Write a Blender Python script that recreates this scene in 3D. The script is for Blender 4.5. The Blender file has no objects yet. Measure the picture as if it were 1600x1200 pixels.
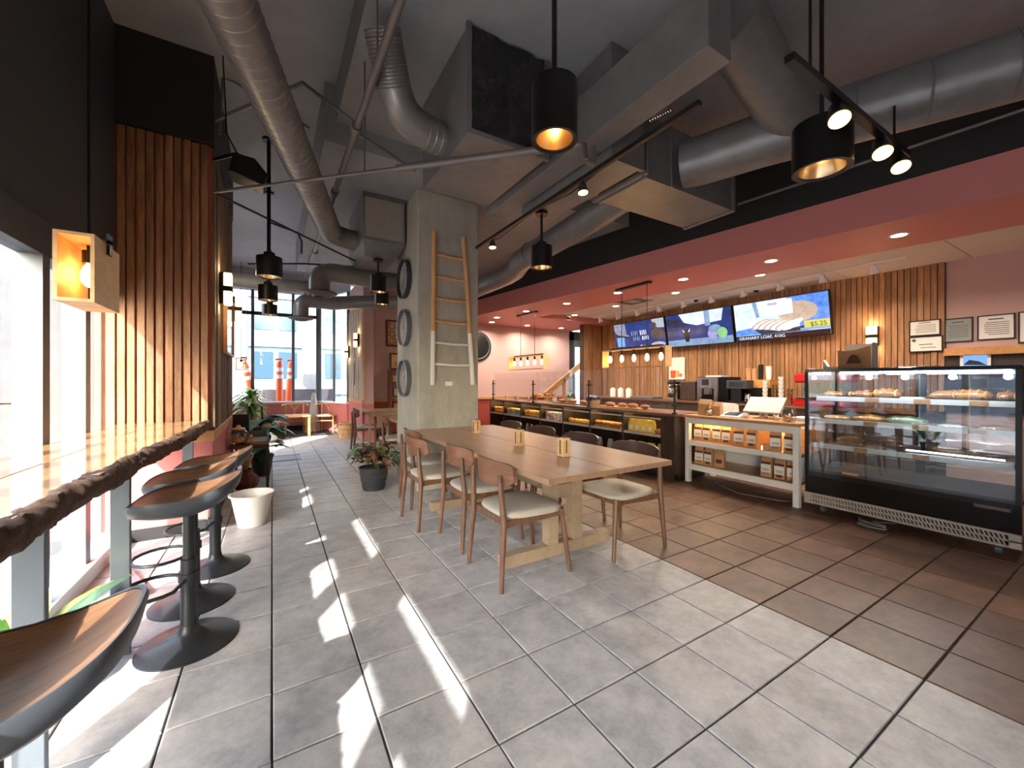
import bpy, math, random
from mathutils import Vector, Matrix, noise
R = math.radians
rnd = random.Random(11)
S = bpy.context.scene
COL = S.collection
V = Vector

# ---------------------------------------------------------------- camera, sky, sun, exposure
cam = bpy.data.cameras.new('camera'); camo = bpy.data.objects.new('camera', cam); COL.objects.link(camo)
camo.location = (0, 0, 1.3); camo.rotation_euler = (R(90), 0, R(-31))
cam.sensor_width = 36; cam.lens = 36 * 624 / 1600; cam.shift_y = -5 / 1600; cam.clip_start = .02; cam.clip_end = 300
S.camera = camo
S.view_settings.view_transform = 'Standard'; S.view_settings.look = 'None'
S.view_settings.gamma = 1; S.view_settings.use_curve_mapping = False
S.view_settings.exposure = 1.6
SUN_DIR = V((.57, .82, -.74)).normalized()
W = bpy.data.worlds.new('sky'); S.world = W; W.use_nodes = True
nt = W.node_tree; bgn = nt.nodes['Background']
sky = nt.nodes.new('ShaderNodeTexSky'); sky.sky_type = 'NISHITA'; sky.sun_disc = False
sky.sun_elevation = R(36.5); sky.sun_rotation = math.atan2(-SUN_DIR.x, -SUN_DIR.y); sky.air_density = 1.2; sky.dust_density = 2.5
nt.links.new(sky.outputs[0], bgn.inputs[0]); bgn.inputs[1].default_value = .8
sl = bpy.data.lights.new('sun', 'SUN'); sl.energy = 6.2; sl.angle = R(.55); sl.color = (1, .975, .945)
so = bpy.data.objects.new('sun', sl); COL.objects.link(so)
so.rotation_euler = (-SUN_DIR).to_track_quat('Z', 'Y').to_euler(); so.location = (-6, -8, 12)
# lamp power (watts) by family; each lamp is created beside its fixture further down
PW = dict(recess=8, white=8, track=5, bulb=1.2, drum=2.2, spot=3, sconce=.8, case=2.6, shelf=1.6)

# ---------------------------------------------------------------- helpers
OFF = {}
class B:
    def __init__(s): s.v = []; s.f = []; s.m = []; s.mi = 0
    def add(s, vs, fs):
        n = len(s.v); s.v += [V(p) for p in vs]
        for f in fs: s.f.append([n + i for i in f]); s.m.append(s.mi)
        return s
    def box(s, x0, x1, y0, y1, z0, z1):
        return s.add([(x0,y0,z0),(x1,y0,z0),(x1,y1,z0),(x0,y1,z0),(x0,y0,z1),(x1,y0,z1),(x1,y1,z1),(x0,y1,z1)],
                     [(3,2,1,0),(4,5,6,7),(0,1,5,4),(1,2,6,5),(2,3,7,6),(3,0,4,7)])
    def cbox(s, c, w, d, h): return s.box(c[0]-w/2, c[0]+w/2, c[1]-d/2, c[1]+d/2, c[2], c[2]+h)
    def bar(s, a, b, w, h, up=(0, 0, 1)):
        a, b = V(a), V(b); t = (b-a).normalized(); u = V(up)
        if abs(t.dot(u)) > .98: u = V((1, 0, 0))
        x = t.cross(u).normalized()*w/2; y = x.cross(t).normalized()*h/2
        return s.add([a-x-y,a+x-y,a+x+y,a-x+y,b-x-y,b+x-y,b+x+y,b-x+y], [(0,1,2,3),(7,6,5,4),(0,4,5,1),(1,5,6,2),(2,6,7,3),(3,7,4,0)])
    def tube(s, path, r, n=10, caps=True):
        P = [V(p) for p in path]; k = len(P)
        rr = r if isinstance(r, (list, tuple)) else [r]*k
        T = [(P[min(i+1, k-1)]-P[max(i-1, 0)]).normalized() for i in range(k)]
        u = V((0, 0, 1)) if abs(T[0].z) < .9 else V((1, 0, 0))
        x = T[0].cross(u).normalized(); vs = []
        for i in range(k):
            x = (x - T[i]*x.dot(T[i])).normalized(); y = T[i].cross(x)
            for j in range(n):
                a = 2*math.pi*j/n; vs.append(P[i]+(x*math.cos(a)+y*math.sin(a))*rr[i])
        fs = [(i*n+j, i*n+(j+1) % n, (i+1)*n+(j+1) % n, (i+1)*n+j) for i in range(k-1) for j in range(n)]
        if caps: fs += [tuple(range(n))[::-1], tuple((k-1)*n+j for j in range(n))]
        return s.add(vs, fs)
    def cyl(s, a, b, r, r2=None, n=16, caps=True): return s.tube([a, b], [r, r if r2 is None else r2], n, caps)
    def lathe(s, prof, c=(0, 0, 0), n=24, axis='z', caps=3):
        vs = []; k = len(prof)
        for (r, z) in prof:
            for j in range(n):
                a = 2*math.pi*j/n; p = (r*math.cos(a), r*math.sin(a), z)
                if axis == 'x': p = (p[2], p[0], p[1])
                if axis == 'y': p = (p[1], p[2], p[0])
                vs.append((c[0]+p[0], c[1]+p[1], c[2]+p[2]))
        fs = [(i*n+j, i*n+(j+1) % n, (i+1)*n+(j+1) % n, (i+1)*n+j) for i in range(k-1) for j in range(n)]
        if caps & 1: fs.append(tuple(range(n))[::-1])
        if caps & 2: fs.append(tuple((k-1)*n+j for j in range(n)))
        return s.add(vs, fs)
    def ell(s, c, rx, ry, rz, n=12, m=7, jit=0):
        prof = []; vs = []
        for i in range(1, m):
            a = math.pi*i/m
            for j in range(n):
                t = 2*math.pi*j/n; q = 1+(rnd.uniform(-jit, jit) if jit else 0)
                vs.append((c[0]+rx*q*math.sin(a)*math.cos(t), c[1]+ry*q*math.sin(a)*math.sin(t), c[2]-rz*math.cos(a)))
        k = m-1
        fs = [(i*n+j, i*n+(j+1) % n, (i+1)*n+(j+1) % n, (i+1)*n+j) for i in range(k-1) for j in range(n)]
        vs += [(c[0], c[1], c[2]-rz), (c[0], c[1], c[2]+rz)]
        fs += [((j+1) % n, j, k*n) for j in range(n)] + [((k-1)*n+j, (k-1)*n+(j+1) % n, k*n+1) for j in range(n)]
        return s.add(vs, fs)
    def prism(s, poly, a0, a1, axis='z'):
        n = len(poly)
        def q(p, a): return {'z': (p[0], p[1], a), 'y': (p[0], a, p[1]), 'x': (a, p[0], p[1])}[axis]
        fs = [(i, (i+1) % n, n+(i+1) % n, n+i) for i in range(n)] + [tuple(range(n))[::-1], tuple(range(n, 2*n))]
        return s.add([q(p, a0) for p in poly]+[q(p, a1) for p in poly], fs)
    def grid(s, pts, closed=False):
        r = len(pts); c = len(pts[0])
        return s.add([p for row in pts for p in row], [(i*c+j, i*c+(j+1) % c, (i+1)*c+(j+1) % c, (i+1)*c+j) for i in range(r-1) for j in range(c if closed else c-1)])
    def leaf(s, base, d, L, w, droop=.4, up=(0, 0, 1), n=4, fold=.15):
        base = V(base); d = V(d).normalized(); side = d.cross(V(up))
        side = side.normalized() if side.length > .01 else V((1, 0, 0)); rows = []
        for i in range(n+1):
            t = i/n; c = base+d*L*t-V((0, 0, 1))*droop*L*t*t; ww = w*math.sin(math.pi*(.12+.86*t))**.8*.5
            nn = V((0, 0, 1))*fold*ww; rows.append([c-side*ww+nn, c, c+side*ww+nn])
        return s.grid(rows)

def finish(me, smooth):
    if smooth:
        me.polygons.foreach_set('use_smooth', [True]*len(me.polygons)); me.set_sharp_from_angle(angle=R(smooth if smooth is not True else 38))
def fixn(me):
    import bmesh
    bm = bmesh.new(); bm.from_mesh(me); bmesh.ops.recalc_face_normals(bm, faces=bm.faces); bm.to_mesh(me); bm.free()
def build(name, b, mat, parent=None, smooth=False, bevel=0, at=None, local=False, **props):
    me = bpy.data.meshes.new(name)
    off = V((0, 0, 0))
    if parent is not None and not local: off = OFF.get(parent.name, off)
    elif parent is None:
        if at is None:
            lo = [min(p[i] for p in b.v) for i in range(3)]; hi = [max(p[i] for p in b.v) for i in range(3)]
            at = ((lo[0]+hi[0])/2, (lo[1]+hi[1])/2, lo[2])
        off = V(at)
    me.from_pydata([tuple(p-off) for p in b.v], [], b.f)
    mats = mat if isinstance(mat, (list, tuple)) else [mat]
    for m in mats: me.materials.append(m)
    if len(mats) > 1: me.polygons.foreach_set('material_index', b.m)
    me.update(); fixn(me); finish(me, smooth)
    o = bpy.data.objects.new(name, me); COL.objects.link(o)
    if parent is not None: o.parent = parent; OFF[o.name] = OFF.get(parent.name, V((0, 0, 0)))
    else: o.location = off; OFF[o.name] = off
    if bevel:
        md = o.modifiers.new('bevel', 'BEVEL'); md.width = bevel; md.segments = 2; md.limit_method = 'ANGLE'; md.angle_limit = R(40)
    for k, v in props.items(): o[k] = v
    return o
def tag(o, label, cat, group=None):
    o['label'] = label; o['category'] = cat
    if group: o['group'] = group
    return o
def thing(name, label, cat, loc=(0, 0, 0), rz=0, group=None):
    o = bpy.data.objects.new(name, None); COL.objects.link(o); o.location = loc; o.rotation_euler = (0, 0, rz); o.empty_display_size = .1
    OFF[o.name] = V(loc); return tag(o, label, cat, group)
def one(name, b, mat, label, cat, group=None, **k): return tag(build(name, b, mat, **k), label, cat, group)
def struct(name, b, mat, parent=None, **k):
    o = build(name, b, mat, parent, **k)
    if parent is None: o['kind'] = 'structure'
    return o
def dup(root, loc, rz=0, label=None, group=None):
    r = root.copy(); COL.objects.link(r); r.location = loc; r.rotation_euler = (0, 0, rz); OFF[r.name] = V(loc)
    if label: r['label'] = label
    if group: r['group'] = group
    for ch in root.children:
        c = ch.copy(); COL.objects.link(c); c.parent = r
        for g in ch.children:
            q = g.copy(); COL.objects.link(q); q.parent = c
    return r
def piece(src, parent, loc, rot=(0, 0, 0), sc=(1, 1, 1)):
    o = bpy.data.objects.new(src[0], src[1]); COL.objects.link(o); o.parent = parent
    o.location = V(loc)-OFF.get(parent.name, V((0, 0, 0))); o.rotation_euler = rot; o.scale = sc; return o
def mesh(name, b, mat, smooth=False):
    me = bpy.data.meshes.new(name); me.from_pydata([tuple(p) for p in b.v], [], b.f)
    for m in (mat if isinstance(mat, (list, tuple)) else [mat]): me.materials.append(m)
    if isinstance(mat, (list, tuple)): me.polygons.foreach_set('material_index', b.m)
    me.update(); fixn(me); finish(me, smooth); return me
def lamp(kind, loc, power, color=(1, .80, .57), parent=None, size=.08, aim=(0, 0, -1), angle=100, blend=.6):
    l = bpy.data.lights.new(kind.lower()+'_light', kind); l.energy = power; l.color = color
    if kind == 'SPOT': l.spot_size = R(angle); l.spot_blend = blend; l.shadow_soft_size = size
    elif kind == 'POINT': l.shadow_soft_size = size
    else: l.shape = 'DISK'; l.size = size; l.spread = R(angle)
    o = bpy.data.objects.new(l.name, l); COL.objects.link(o); o.location = V(loc)
    o.rotation_euler = (-V(aim)).to_track_quat('Z', 'Y').to_euler()
    return o
ORD = ['first', 'second', 'third', 'fourth', 'fifth', 'sixth', 'seventh', 'eighth', 'ninth', 'tenth', 'eleventh', 'twelfth', 'thirteenth', 'fourteenth', 'fifteenth']

# ---------------------------------------------------------------- materials
def srgb(c): return tuple(((x/255)/12.92 if x/255 <= .04045 else ((x/255+.055)/1.055)**2.4) for x in c)+(1,)
def newmat(name):
    m = bpy.data.materials.new(name); m.use_nodes = True; return m, m.node_tree.nodes, m.node_tree.links, m.node_tree.nodes['Principled BSDF']
def coords(N, L, scale=(1, 1, 1), rand=True):
    tc = N.new('ShaderNodeTexCoord'); mp = N.new('ShaderNodeMapping'); mp.inputs['Scale'].default_value = scale
    L.new(tc.outputs['Object'], mp.inputs['Vector'])
    if rand:
        oi = N.new('ShaderNodeObjectInfo'); mu = N.new('ShaderNodeMath'); mu.operation = 'MULTIPLY'; mu.inputs[1].default_value = 37
        L.new(oi.outputs['Random'], mu.inputs[0]); L.new(mu.outputs[0], mp.inputs['Location'])
    return mp
def mat(name, c, c2=None, rough=.5, metal=0, scale=6, stretch=(1, 1, 1), detail=6, lo=.35, hi=.65, bump=0, bscale=None, vary=0, emis=None, estr=0, coat=0, rand=True, c3=None, spec=None):
    m, N, L, p = newmat(name)
    p.inputs['Base Color'].default_value = srgb(c); p.inputs['Roughness'].default_value = rough; p.inputs['Metallic'].default_value = metal
    if spec is not None: p.inputs['Specular IOR Level'].default_value = spec
    if coat: p.inputs['Coat Weight'].default_value = coat; p.inputs['Coat Roughness'].default_value = .08
    if emis: p.inputs['Emission Color'].default_value = srgb(emis); p.inputs['Emission Strength'].default_value = estr
    out = None
    if c2 or bump:
        mp = coords(N, L, stretch, rand); nz = N.new('ShaderNodeTexNoise'); nz.inputs['Scale'].default_value = scale; nz.inputs['Detail'].default_value = detail; nz.inputs['Roughness'].default_value = .8
        L.new(mp.outputs[0], nz.inputs['Vector'])
    if c2:
        cr = N.new('ShaderNodeValToRGB'); e = cr.color_ramp.elements; e[0].position = lo; e[0].color = srgb(c); e[1].position = hi; e[1].color = srgb(c2)
        if c3: q = e.new((lo+hi)/2); q.color = srgb(c3)
        L.new(nz.outputs['Fac'], cr.inputs[0]); out = cr.outputs[0]
    if vary:
        oi = N.new('ShaderNodeObjectInfo'); hs = N.new('ShaderNodeHueSaturation'); mr = N.new('ShaderNodeMapRange')
        mr.inputs['To Min'].default_value = 1-vary; mr.inputs['To Max'].default_value = 1+vary
        L.new(oi.outputs['Random'], mr.inputs['Value']); L.new(mr.outputs[0], hs.inputs['Value'])
        if out: L.new(out, hs.inputs['Color'])
        else: hs.inputs['Color'].default_value = srgb(c)
        out = hs.outputs[0]
    if out: L.new(out, p.inputs['Base Color'])
    if bump:
        if bscale:
            nz = N.new('ShaderNodeTexNoise'); nz.inputs['Scale'].default_value = bscale; nz.inputs['Detail'].default_value = 5
            mp2 = coords(N, L, stretch, rand); L.new(mp2.outputs[0], nz.inputs['Vector'])
        bp = N.new('ShaderNodeBump'); bp.inputs['Strength'].default_value = bump; bp.inputs['Distance'].default_value = .01
        L.new(nz.outputs['Fac'], bp.inputs['Height']); L.new(bp.outputs[0], p.inputs['Normal'])
    return m
def glow(name, c, s):
    m, N, L, p = newmat(name); p.inputs['Base Color'].default_value = srgb(c); p.inputs['Emission Color'].default_value = srgb(c); p.inputs['Emission Strength'].default_value = s; return m
def glass(name, tint=(1, 1, 1), refl=.0, ior=1.45):
    m, N, L, p = newmat(name); N.remove(p); o = N['Material Output']
    t = N.new('ShaderNodeBsdfTransparent'); t.inputs[0].default_value = (*tint, 1); g = N.new('ShaderNodeBsdfGlossy'); g.inputs['Roughness'].default_value = .01
    fr = N.new('ShaderNodeFresnel'); ge = N.new('ShaderNodeNewGeometry'); io = N.new('ShaderNodeMath'); io.operation = 'MULTIPLY_ADD'; io.inputs[1].default_value = 1/ior-ior; io.inputs[2].default_value = ior; L.new(ge.outputs['Backfacing'], io.inputs[0]); L.new(io.outputs[0], fr.inputs[0]); ad = N.new('ShaderNodeMath'); ad.operation = 'ADD'; ad.inputs[1].default_value = refl; ad.use_clamp = True
    mx = N.new('ShaderNodeMixShader'); L.new(fr.outputs[0], ad.inputs[0]); L.new(ad.outputs[0], mx.inputs[0]); L.new(t.outputs[0], mx.inputs[1]); L.new(g.outputs[0], mx.inputs[2]); L.new(mx.outputs[0], o.inputs[0]); return m

M = {}
M['tile'] = mat('grey tile', (130, 129, 129), (190, 187, 184), rough=.42, scale=5, detail=9, lo=.3, hi=.72, vary=.06, bump=.06, bscale=30)
M['tileb'] = mat('brown tile', (72, 49, 38), (122, 90, 70), rough=.4, scale=4, detail=9, lo=.3, hi=.72, vary=.12, bump=.06, bscale=25, stretch=(1, 1.6, 1))
M['grout'] = mat('grout', (62, 58, 55), (80, 75, 70), rough=.9, scale=20)
M['slat'] = mat('rough slat wood', (84, 58, 40), (178, 136, 98), rough=.65, scale=3, stretch=(6, 6, .7), detail=9, lo=.28, hi=.7, vary=.2, bump=.25, c3=(136, 98, 66))
M['slatw'] = mat('wall slat wood', (104, 72, 46), (192, 144, 100), rough=.55, scale=3, stretch=(6, 6, .8), detail=9, lo=.28, hi=.72, vary=.22, bump=.15, c3=(154, 110, 72))
M['oldwood'] = mat('weathered board', (96, 78, 62), (196, 180, 160), rough=.8, scale=3.5, stretch=(7, 7, .6), detail=10, lo=.3, hi=.7, vary=.18, bump=.4)
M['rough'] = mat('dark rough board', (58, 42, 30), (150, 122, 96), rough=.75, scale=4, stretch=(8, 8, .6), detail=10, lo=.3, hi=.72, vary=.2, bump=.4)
M['redgap'] = mat('red paint behind slats', (176, 74, 52), rough=.8)
M['pink'] = mat('rose paint', (190, 112, 108), rough=.6)
M['soffit'] = mat('soffit rose paint', (206, 128, 122), rough=.55)
M['mauve'] = mat('pale mauve paint', (190, 156, 150), rough=.6)
M['red'] = mat('brick red paint', (150, 60, 48), rough=.6)
M['rail'] = mat('chair rail wood', (176, 122, 70), (206, 152, 96), rough=.5, scale=3, stretch=(1, 6, 6))
M['blackpaint'] = mat('black paint', (34, 33, 34), rough=.7)
M['bluepaint'] = mat('slate blue grey paint', (66, 72, 80), rough=.55)
M['black'] = mat('black metal', (14, 13, 13), rough=.35)
M['blackg'] = mat('gloss black', (10, 10, 11), rough=.12)
M['slab'] = mat('dark grey slab paint', (138, 140, 145), (152, 154, 159), rough=.6, scale=2, detail=8, bump=.1, bscale=12)
M['duct'] = mat('grey painted duct', (118, 117, 117), (134, 132, 131), rough=.36, metal=.35, scale=3, detail=4)
M['pipe'] = mat('grey painted pipe', (112, 108, 105), rough=.4, metal=.2)
M['conc'] = mat('board formed concrete', (146, 142, 132), (186, 182, 170), rough=.75, scale=2.2, stretch=(1.6, 1.6, .8), detail=12, lo=.3, hi=.72, bump=.25, bscale=14)
M['frame'] = mat('window frame grey', (92, 98, 104), rough=.4, metal=.2)
M['white'] = mat('white paint', (226, 224, 220), rough=.5)
M['ceil'] = mat('white ceiling panel', (214, 204, 196), rough=.8, bump=.05, bscale=80)
M['bartop'] = mat('honey slab wood', (122, 86, 56), (196, 152, 104), rough=.18, scale=2.2, stretch=(5, .6, 5), detail=9, lo=.25, hi=.72, coat=.8, c3=(172, 128, 84))
M['bark'] = mat('bark', (34, 22, 16), (112, 80, 58), rough=.7, scale=26, detail=8, bump=.9, lo=.3, hi=.7)
M['steel'] = mat('brushed grey steel', (112, 120, 128), rough=.35, metal=.5)
M['stoolwood'] = mat('walnut veneer', (84, 56, 38), (150, 108, 76), rough=.4, scale=3, stretch=(1, 9, 1), detail=8, lo=.3, hi=.7)
M['shell'] = mat('dark grey shell', (58, 62, 68), rough=.4)
M['stoolmetal'] = mat('black powder coat', (42, 44, 48), rough=.42, metal=.3)
M['chairwood'] = mat('walnut chair wood', (88, 60, 44), (124, 90, 68), rough=.42, scale=4, stretch=(5, 5, 1), detail=8)
M['backwood'] = mat('chair back veneer', (98, 66, 48), (140, 98, 74), rough=.35, scale=3, stretch=(1, 1, 9), detail=8)
M['darkback'] = mat('dark brown chair back', (56, 38, 31), (78, 54, 44), rough=.32, scale=3, stretch=(1, 1, 9), detail=8)  # darker brown for the seat side of the backrest
M['till'] = mat('pale grey plastic', (190, 184, 178), rough=.45)
M['cream'] = mat('cream leather', (186, 178, 164), (174, 166, 150), rough=.48, scale=30, bump=.06)
M['table'] = mat('oak table', (142, 110, 86), (174, 140, 112), rough=.33, scale=2.2, stretch=(9, .8, 1), detail=8, lo=.3, hi=.7)
M['tableleg'] = mat('pale oak leg', (144, 122, 100), (174, 152, 128), rough=.5, scale=3, stretch=(1, 1, 1), detail=8)
M['ladder'] = mat('pale pole wood', (196, 142, 84), (222, 172, 112), rough=.55, scale=4, stretch=(6, 6, .8))
M['ply'] = mat('birch board', (206, 164, 112), (228, 192, 144), rough=.5, scale=3, stretch=(1, 5, 5))
M['woven'] = mat('grey woven tray', (92, 90, 88), (168, 165, 160), rough=.8, scale=60, bump=.5)
M['silver'] = mat('polished silver', (200, 200, 200), rough=.18, metal=1)
M['brass'] = mat('brass', (224, 196, 150), rough=.25, metal=1)
M['chrome'] = mat('chrome', (215, 215, 215), rough=.1, metal=1)
M['kraft'] = mat('kraft paper', (176, 132, 92), (194, 150, 108), rough=.75, scale=20)
M['paper'] = mat('white paper', (232, 228, 222), rough=.7)
M['print'] = mat('printed brown', (96, 52, 36), rough=.7)
M['ink'] = mat('ink grey', (96, 92, 90), rough=.8)
M['bread'] = mat('crust', (130, 74, 36), (206, 146, 84), rough=.6, scale=12, bump=.3, vary=.12)
M['bun'] = mat('golden bun', (206, 130, 52), (240, 186, 96), rough=.5, scale=10, bump=.2, vary=.1)
M['greenwrap'] = mat('pale green wrap', (170, 200, 160), (206, 224, 190), rough=.4, scale=10)
M['yellow'] = mat('yellow pack', (226, 176, 40), (244, 206, 90), rough=.4, scale=14)
M['olive'] = mat('olive pack', (120, 122, 50), (170, 164, 80), rough=.45, scale=14)
M['bluegrey'] = mat('blue grey box', (146, 152, 150), rough=.6)
M['maroon'] = mat('maroon pack', (104, 54, 50), (150, 100, 92), rough=.5, scale=16)
M['jarred'] = mat('red brown jar', (150, 76, 56), (224, 206, 196), rough=.35, scale=14, lo=.45, hi=.55)
M['darkwood'] = mat('dark stained wood', (40, 30, 25), (66, 50, 42), rough=.5, scale=4, stretch=(5, 5, .7))
M['countertop'] = mat('brown counter top', (92, 62, 46), (126, 88, 66), rough=.32, scale=3, stretch=(5, .8, 1))
M['oaktop'] = mat('oak counter top', (160, 116, 76), (196, 148, 102), rough=.35, scale=3, stretch=(6, .8, 1))
M['trimgrey'] = mat('pale shelf lip', (176, 166, 156), rough=.5)
M['green'] = mat('leaf green', (40, 78, 34), (86, 128, 56), rough=.45, scale=8, vary=.2)
M['darkgreen'] = mat('dark leaf', (22, 44, 22), (44, 76, 36), rough=.35, scale=6, vary=.2)
M['brightgreen'] = mat('variegated leaf', (120, 176, 76), (226, 238, 178), rough=.5, scale=9, vary=.1)
M['rust'] = mat('rusty fern leaf', (88, 50, 34), (120, 74, 44), rough=.6, scale=8, vary=.2)
M['yellowleaf'] = mat('yellow green leaf', (120, 140, 60), (200, 192, 110), rough=.45, scale=7)
M['potgrey'] = mat('charcoal pot', (50, 52, 56), rough=.5)
M['stone'] = mat('grey felt cone', (146, 144, 140), (180, 178, 172), rough=.9, scale=14, bump=.3)
M['straw'] = mat('straw', (170, 132, 90), (214, 182, 136), rough=.8, scale=18, stretch=(1, 1, .4), bump=.3)
M['pumpkin'] = mat('pale pumpkin', (214, 190, 160), (232, 214, 190), rough=.6, scale=8)
M['orange'] = mat('orange plastic', (236, 92, 34), rough=.4)
M['extwhite'] = mat('white concrete facade', (112, 114, 117), (128, 130, 133), rough=.8, scale=1)
M['extpier'] = mat('pale concrete pier', (70, 72, 76), (82, 84, 88), rough=.8, scale=1.5)
M['extgrey'] = mat('street paving', (104, 104, 106), (122, 122, 124), rough=.85, scale=2)
M['facade'] = mat('blue grey facade glass', (84, 108, 122), (112, 136, 148), rough=.2, scale=.6)
M['facdark'] = mat('facade window', (48, 68, 82), rough=.15)
M['pane'] = glass('window glass', (.97, .985, .985))
M['guard'] = glass('guard glass', (.98, .985, .985), .035)
M['caseglass'] = glass('case glass', (.9, .93, .94), .05)
M['jarglass'] = glass('jar glass', (.93, .9, .86), .06)
M['bulb'] = glow('bulb glow', (255, 196, 112), 9)
M['bulbglass'] = glass('amber bulb glass', (1, .86, .62), .03)
M['led'] = glow('downlight glow', (255, 220, 170), 14)
M['ledw'] = glow('cool led strip', (226, 240, 255), 9)
M['ledy'] = glow('warm led strip', (255, 214, 130), 9)
M['sconce'] = glow('sconce glow', (255, 214, 150), 1.6)
M['spotglow'] = glow('spot glow', (255, 204, 120), 2.2)
M['foil'] = mat('black foil', (20, 20, 22), (50, 50, 52), rough=.25, scale=10, bump=1.0)
M['redm'] = mat('red enamel', (176, 24, 26), rough=.25)
M['screenoff'] = mat('dark screen', (40, 44, 50), rough=.15)
M['cable'] = mat('grey cable', (120, 116, 112), rough=.6)

# ---------------------------------------------------------------- floor with single tiles
TX, TY = .348, .342
fl = struct('floor', B().box(-1.3, 9.2, -3, 12.6, -.12, -.008), M['grout'], at=(0, 0, 0))
def tmesh(name, m):
    a, c, t = TX/2-.004, TY/2-.004, .003
    b = B().add([(-a,-c,-.01),(a,-c,-.01),(a,c,-.01),(-a,c,-.01),(-a,-c,-t),(a,-c,-t),(a,c,-t),(-a,c,-t),(-a+t,-c+t,0),(a-t,-c+t,0),(a-t,c-t,0),(-a+t,c-t,0)],
                [(0,1,5,4),(1,2,6,5),(2,3,7,6),(3,0,4,7),(4,5,9,8),(5,6,10,9),(6,7,11,10),(7,4,8,11),(8,9,10,11)])
    return mesh(name, b, m)
tg, tb = tmesh('tile', M['tile']), tmesh('brown_tile', M['tileb'])
cells = []
sc_, cc_ = math.sin(R(31)), math.cos(R(31))
for i in range(-4, 27):
    for j in range(-16, 31):
        x, y = (i+.5)*TX, 2.275-.342*7+.342*j+.171
        if x > 8.9 or y > 12.4 or y < -2.9 or x < -1.25: continue
        d = x*sc_+y*cc_; l = x*cc_-y*sc_
        vis = d > .9 and abs(l)/d < 1.42 and 1.3/d < 1.05
        if x > 4.9: vis = False
        cells.append((0 if vis else 1, d*d+l*l, x, y))
cells.sort()
for k, (nv, dd, x, y) in enumerate(cells[:300]):
    br = x > 2.436
    piece(('brown_tile' if br else 'tile', tb if br else tg), fl, (x, y, 0))
bt = B()
for (nv, dd, x, y) in cells[300:]:
    a, c = TX/2-.004, TY/2-.004; bt.mi = 1 if x > 2.436 else 0
    bt.box(x-a, x+a, y-c, y+c, -.01, 0)
build('tile_field', bt, [M['tile'], M['tileb']], fl, kind='stuff')
M_vent = B()
for k in range(14): M_vent.box(.02+k*.028, .036+k*.028, 7.5, 7.95, .0, .008)
M_vent.box(.0, .42, 7.46, 7.5, 0, .009); M_vent.box(.0, .42, 7.95, 7.99, 0, .009)
one('floor_grille', M_vent, M['steel'], 'grey metal slotted grille set in the floor beside the hanging leaves', 'grille')

# ---------------------------------------------------------------- ceiling
struct('ceiling', B().box(-1.35, 5.6, -3.1, 12.6, 4.1, 4.25), M['slab'])
struct('ceiling_drop', B().box(.42, 5.4, 4.1, 9.3, 3.55, 4.1), M['slab'])
struct('ceiling_step', B().box(.52, 5.4, -3, 4.1, 3.75, 4.1), M['slab'])
F = lambda y: 3.92+(7.88-y)*.1387
I = lambda y: 5.2+(7.53-y)*.1147
sp = [(F(9.2), 9.2), (F(-3), -3), (I(-3), -3), (I(7.5), 7.5), (7.55, 7.5), (7.55, 9.2)]
struct('ceiling_soffit', B().prism(sp, 2.75, 3.09), M['soffit'])
bp_ = [(F(9.2)+.004, 9.2), (F(-3)+.004, -3), (7.55, -3), (7.55, 9.2)]
struct('wall_bulkhead', B().prism(bp_, 3.09, 4.1), M['blackpaint'])
wc = struct('ceiling_white', B().prism([(I(-3), -3), (7.6, -3), (7.6, 7.5), (I(7.5), 7.5)], 2.85, 3.09), M['trimgrey'])
pm = mesh('ceiling_panel', B().box(-.297, .297, -.597, .597, 0, .014), M['ceil'])
for i in range(3):
    for j in range(8):
        x, y = 5.75+.305+i*.602, -1.7+j*1.204
        if x-.3 < I(y-.6): x = I(y-.6)+.3 if i == 0 else x
        if y+.6 < 7.5: piece(('ceiling_panel', pm), wc, (7.25-i*.602, y, 2.838))

# ---------------------------------------------------------------- left window wall, slatted pier
wl = struct('wall_left', B().box(-1.12, -1.06, -3, 4.36, 2.37, 4.1).box(-1.12, -1.06, -3, -1.1, 2.1, 2.37).box(-1.12, -1.06, -.1, .52, 2.1, 2.37).box(-1.12, -1.06, 1.47, 4.36, 2.1, 2.37).box(-1.14, -1.04, -3, 4.36, 1.97, 2.16), M['bluepaint'])
w1 = struct('window_1', B().box(-1.16, -1.0, -3, 4.36, 0, .1), M['white'])
MULY = [3.13, 3.7, 2.5, 1.88, 1.26, .64, .02, -.6, -1.22, -1.84, -2.46]
for k, y in enumerate(MULY): build('mullion', B().box(-1.15, -1.04, y-.04, y+.04, .1, 1.97), M['frame'], w1)
ys = sorted(MULY+[-3.0, 4.36])
for a, b_ in zip(ys, ys[1:]): build('pane', B().box(-1.094, -1.088, a+.03, b_-.03, .1, 1.97), M['pane'], w1)
build('upper_pane', B().box(-1.092, -1.088, -1.1, -.1, 2.16, 2.37).box(-1.092, -1.088, .52, 1.47, 2.16, 2.37), M['pane'], w1)
pier = struct('wall_pier', B().box(-1.12, -.46, 4.335, 6.2, 0, 3.34), M['redgap'])
build('header', B().box(-1.12, -.43, 4.28, 6.25, 3.34, 4.1), M['blackpaint'], pier)
build('wainscot', B().box(-1.12, -.445, 4.32, 6.2, .1, .78), M['pink'], pier)
build('skirting', B().box(-1.12, -.44, 4.31, 6.2, 0, .1), M['blackpaint'], pier)
build('chair_rail', B().box(-1.05, -.425, 4.28, 6.21, .78, .87), M['rail'], pier, bevel=.004)
for k in range(11):
    w = .046+rnd.uniform(-.002, .002); x0 = -1.105+k*.0585; d = rnd.uniform(.0, .008)
    build('slat', B().box(x0, x0+w, 4.30-d, 4.337, .872, 3.335-rnd.uniform(0, .012)), M['slat'], pier, bevel=.002)
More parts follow.
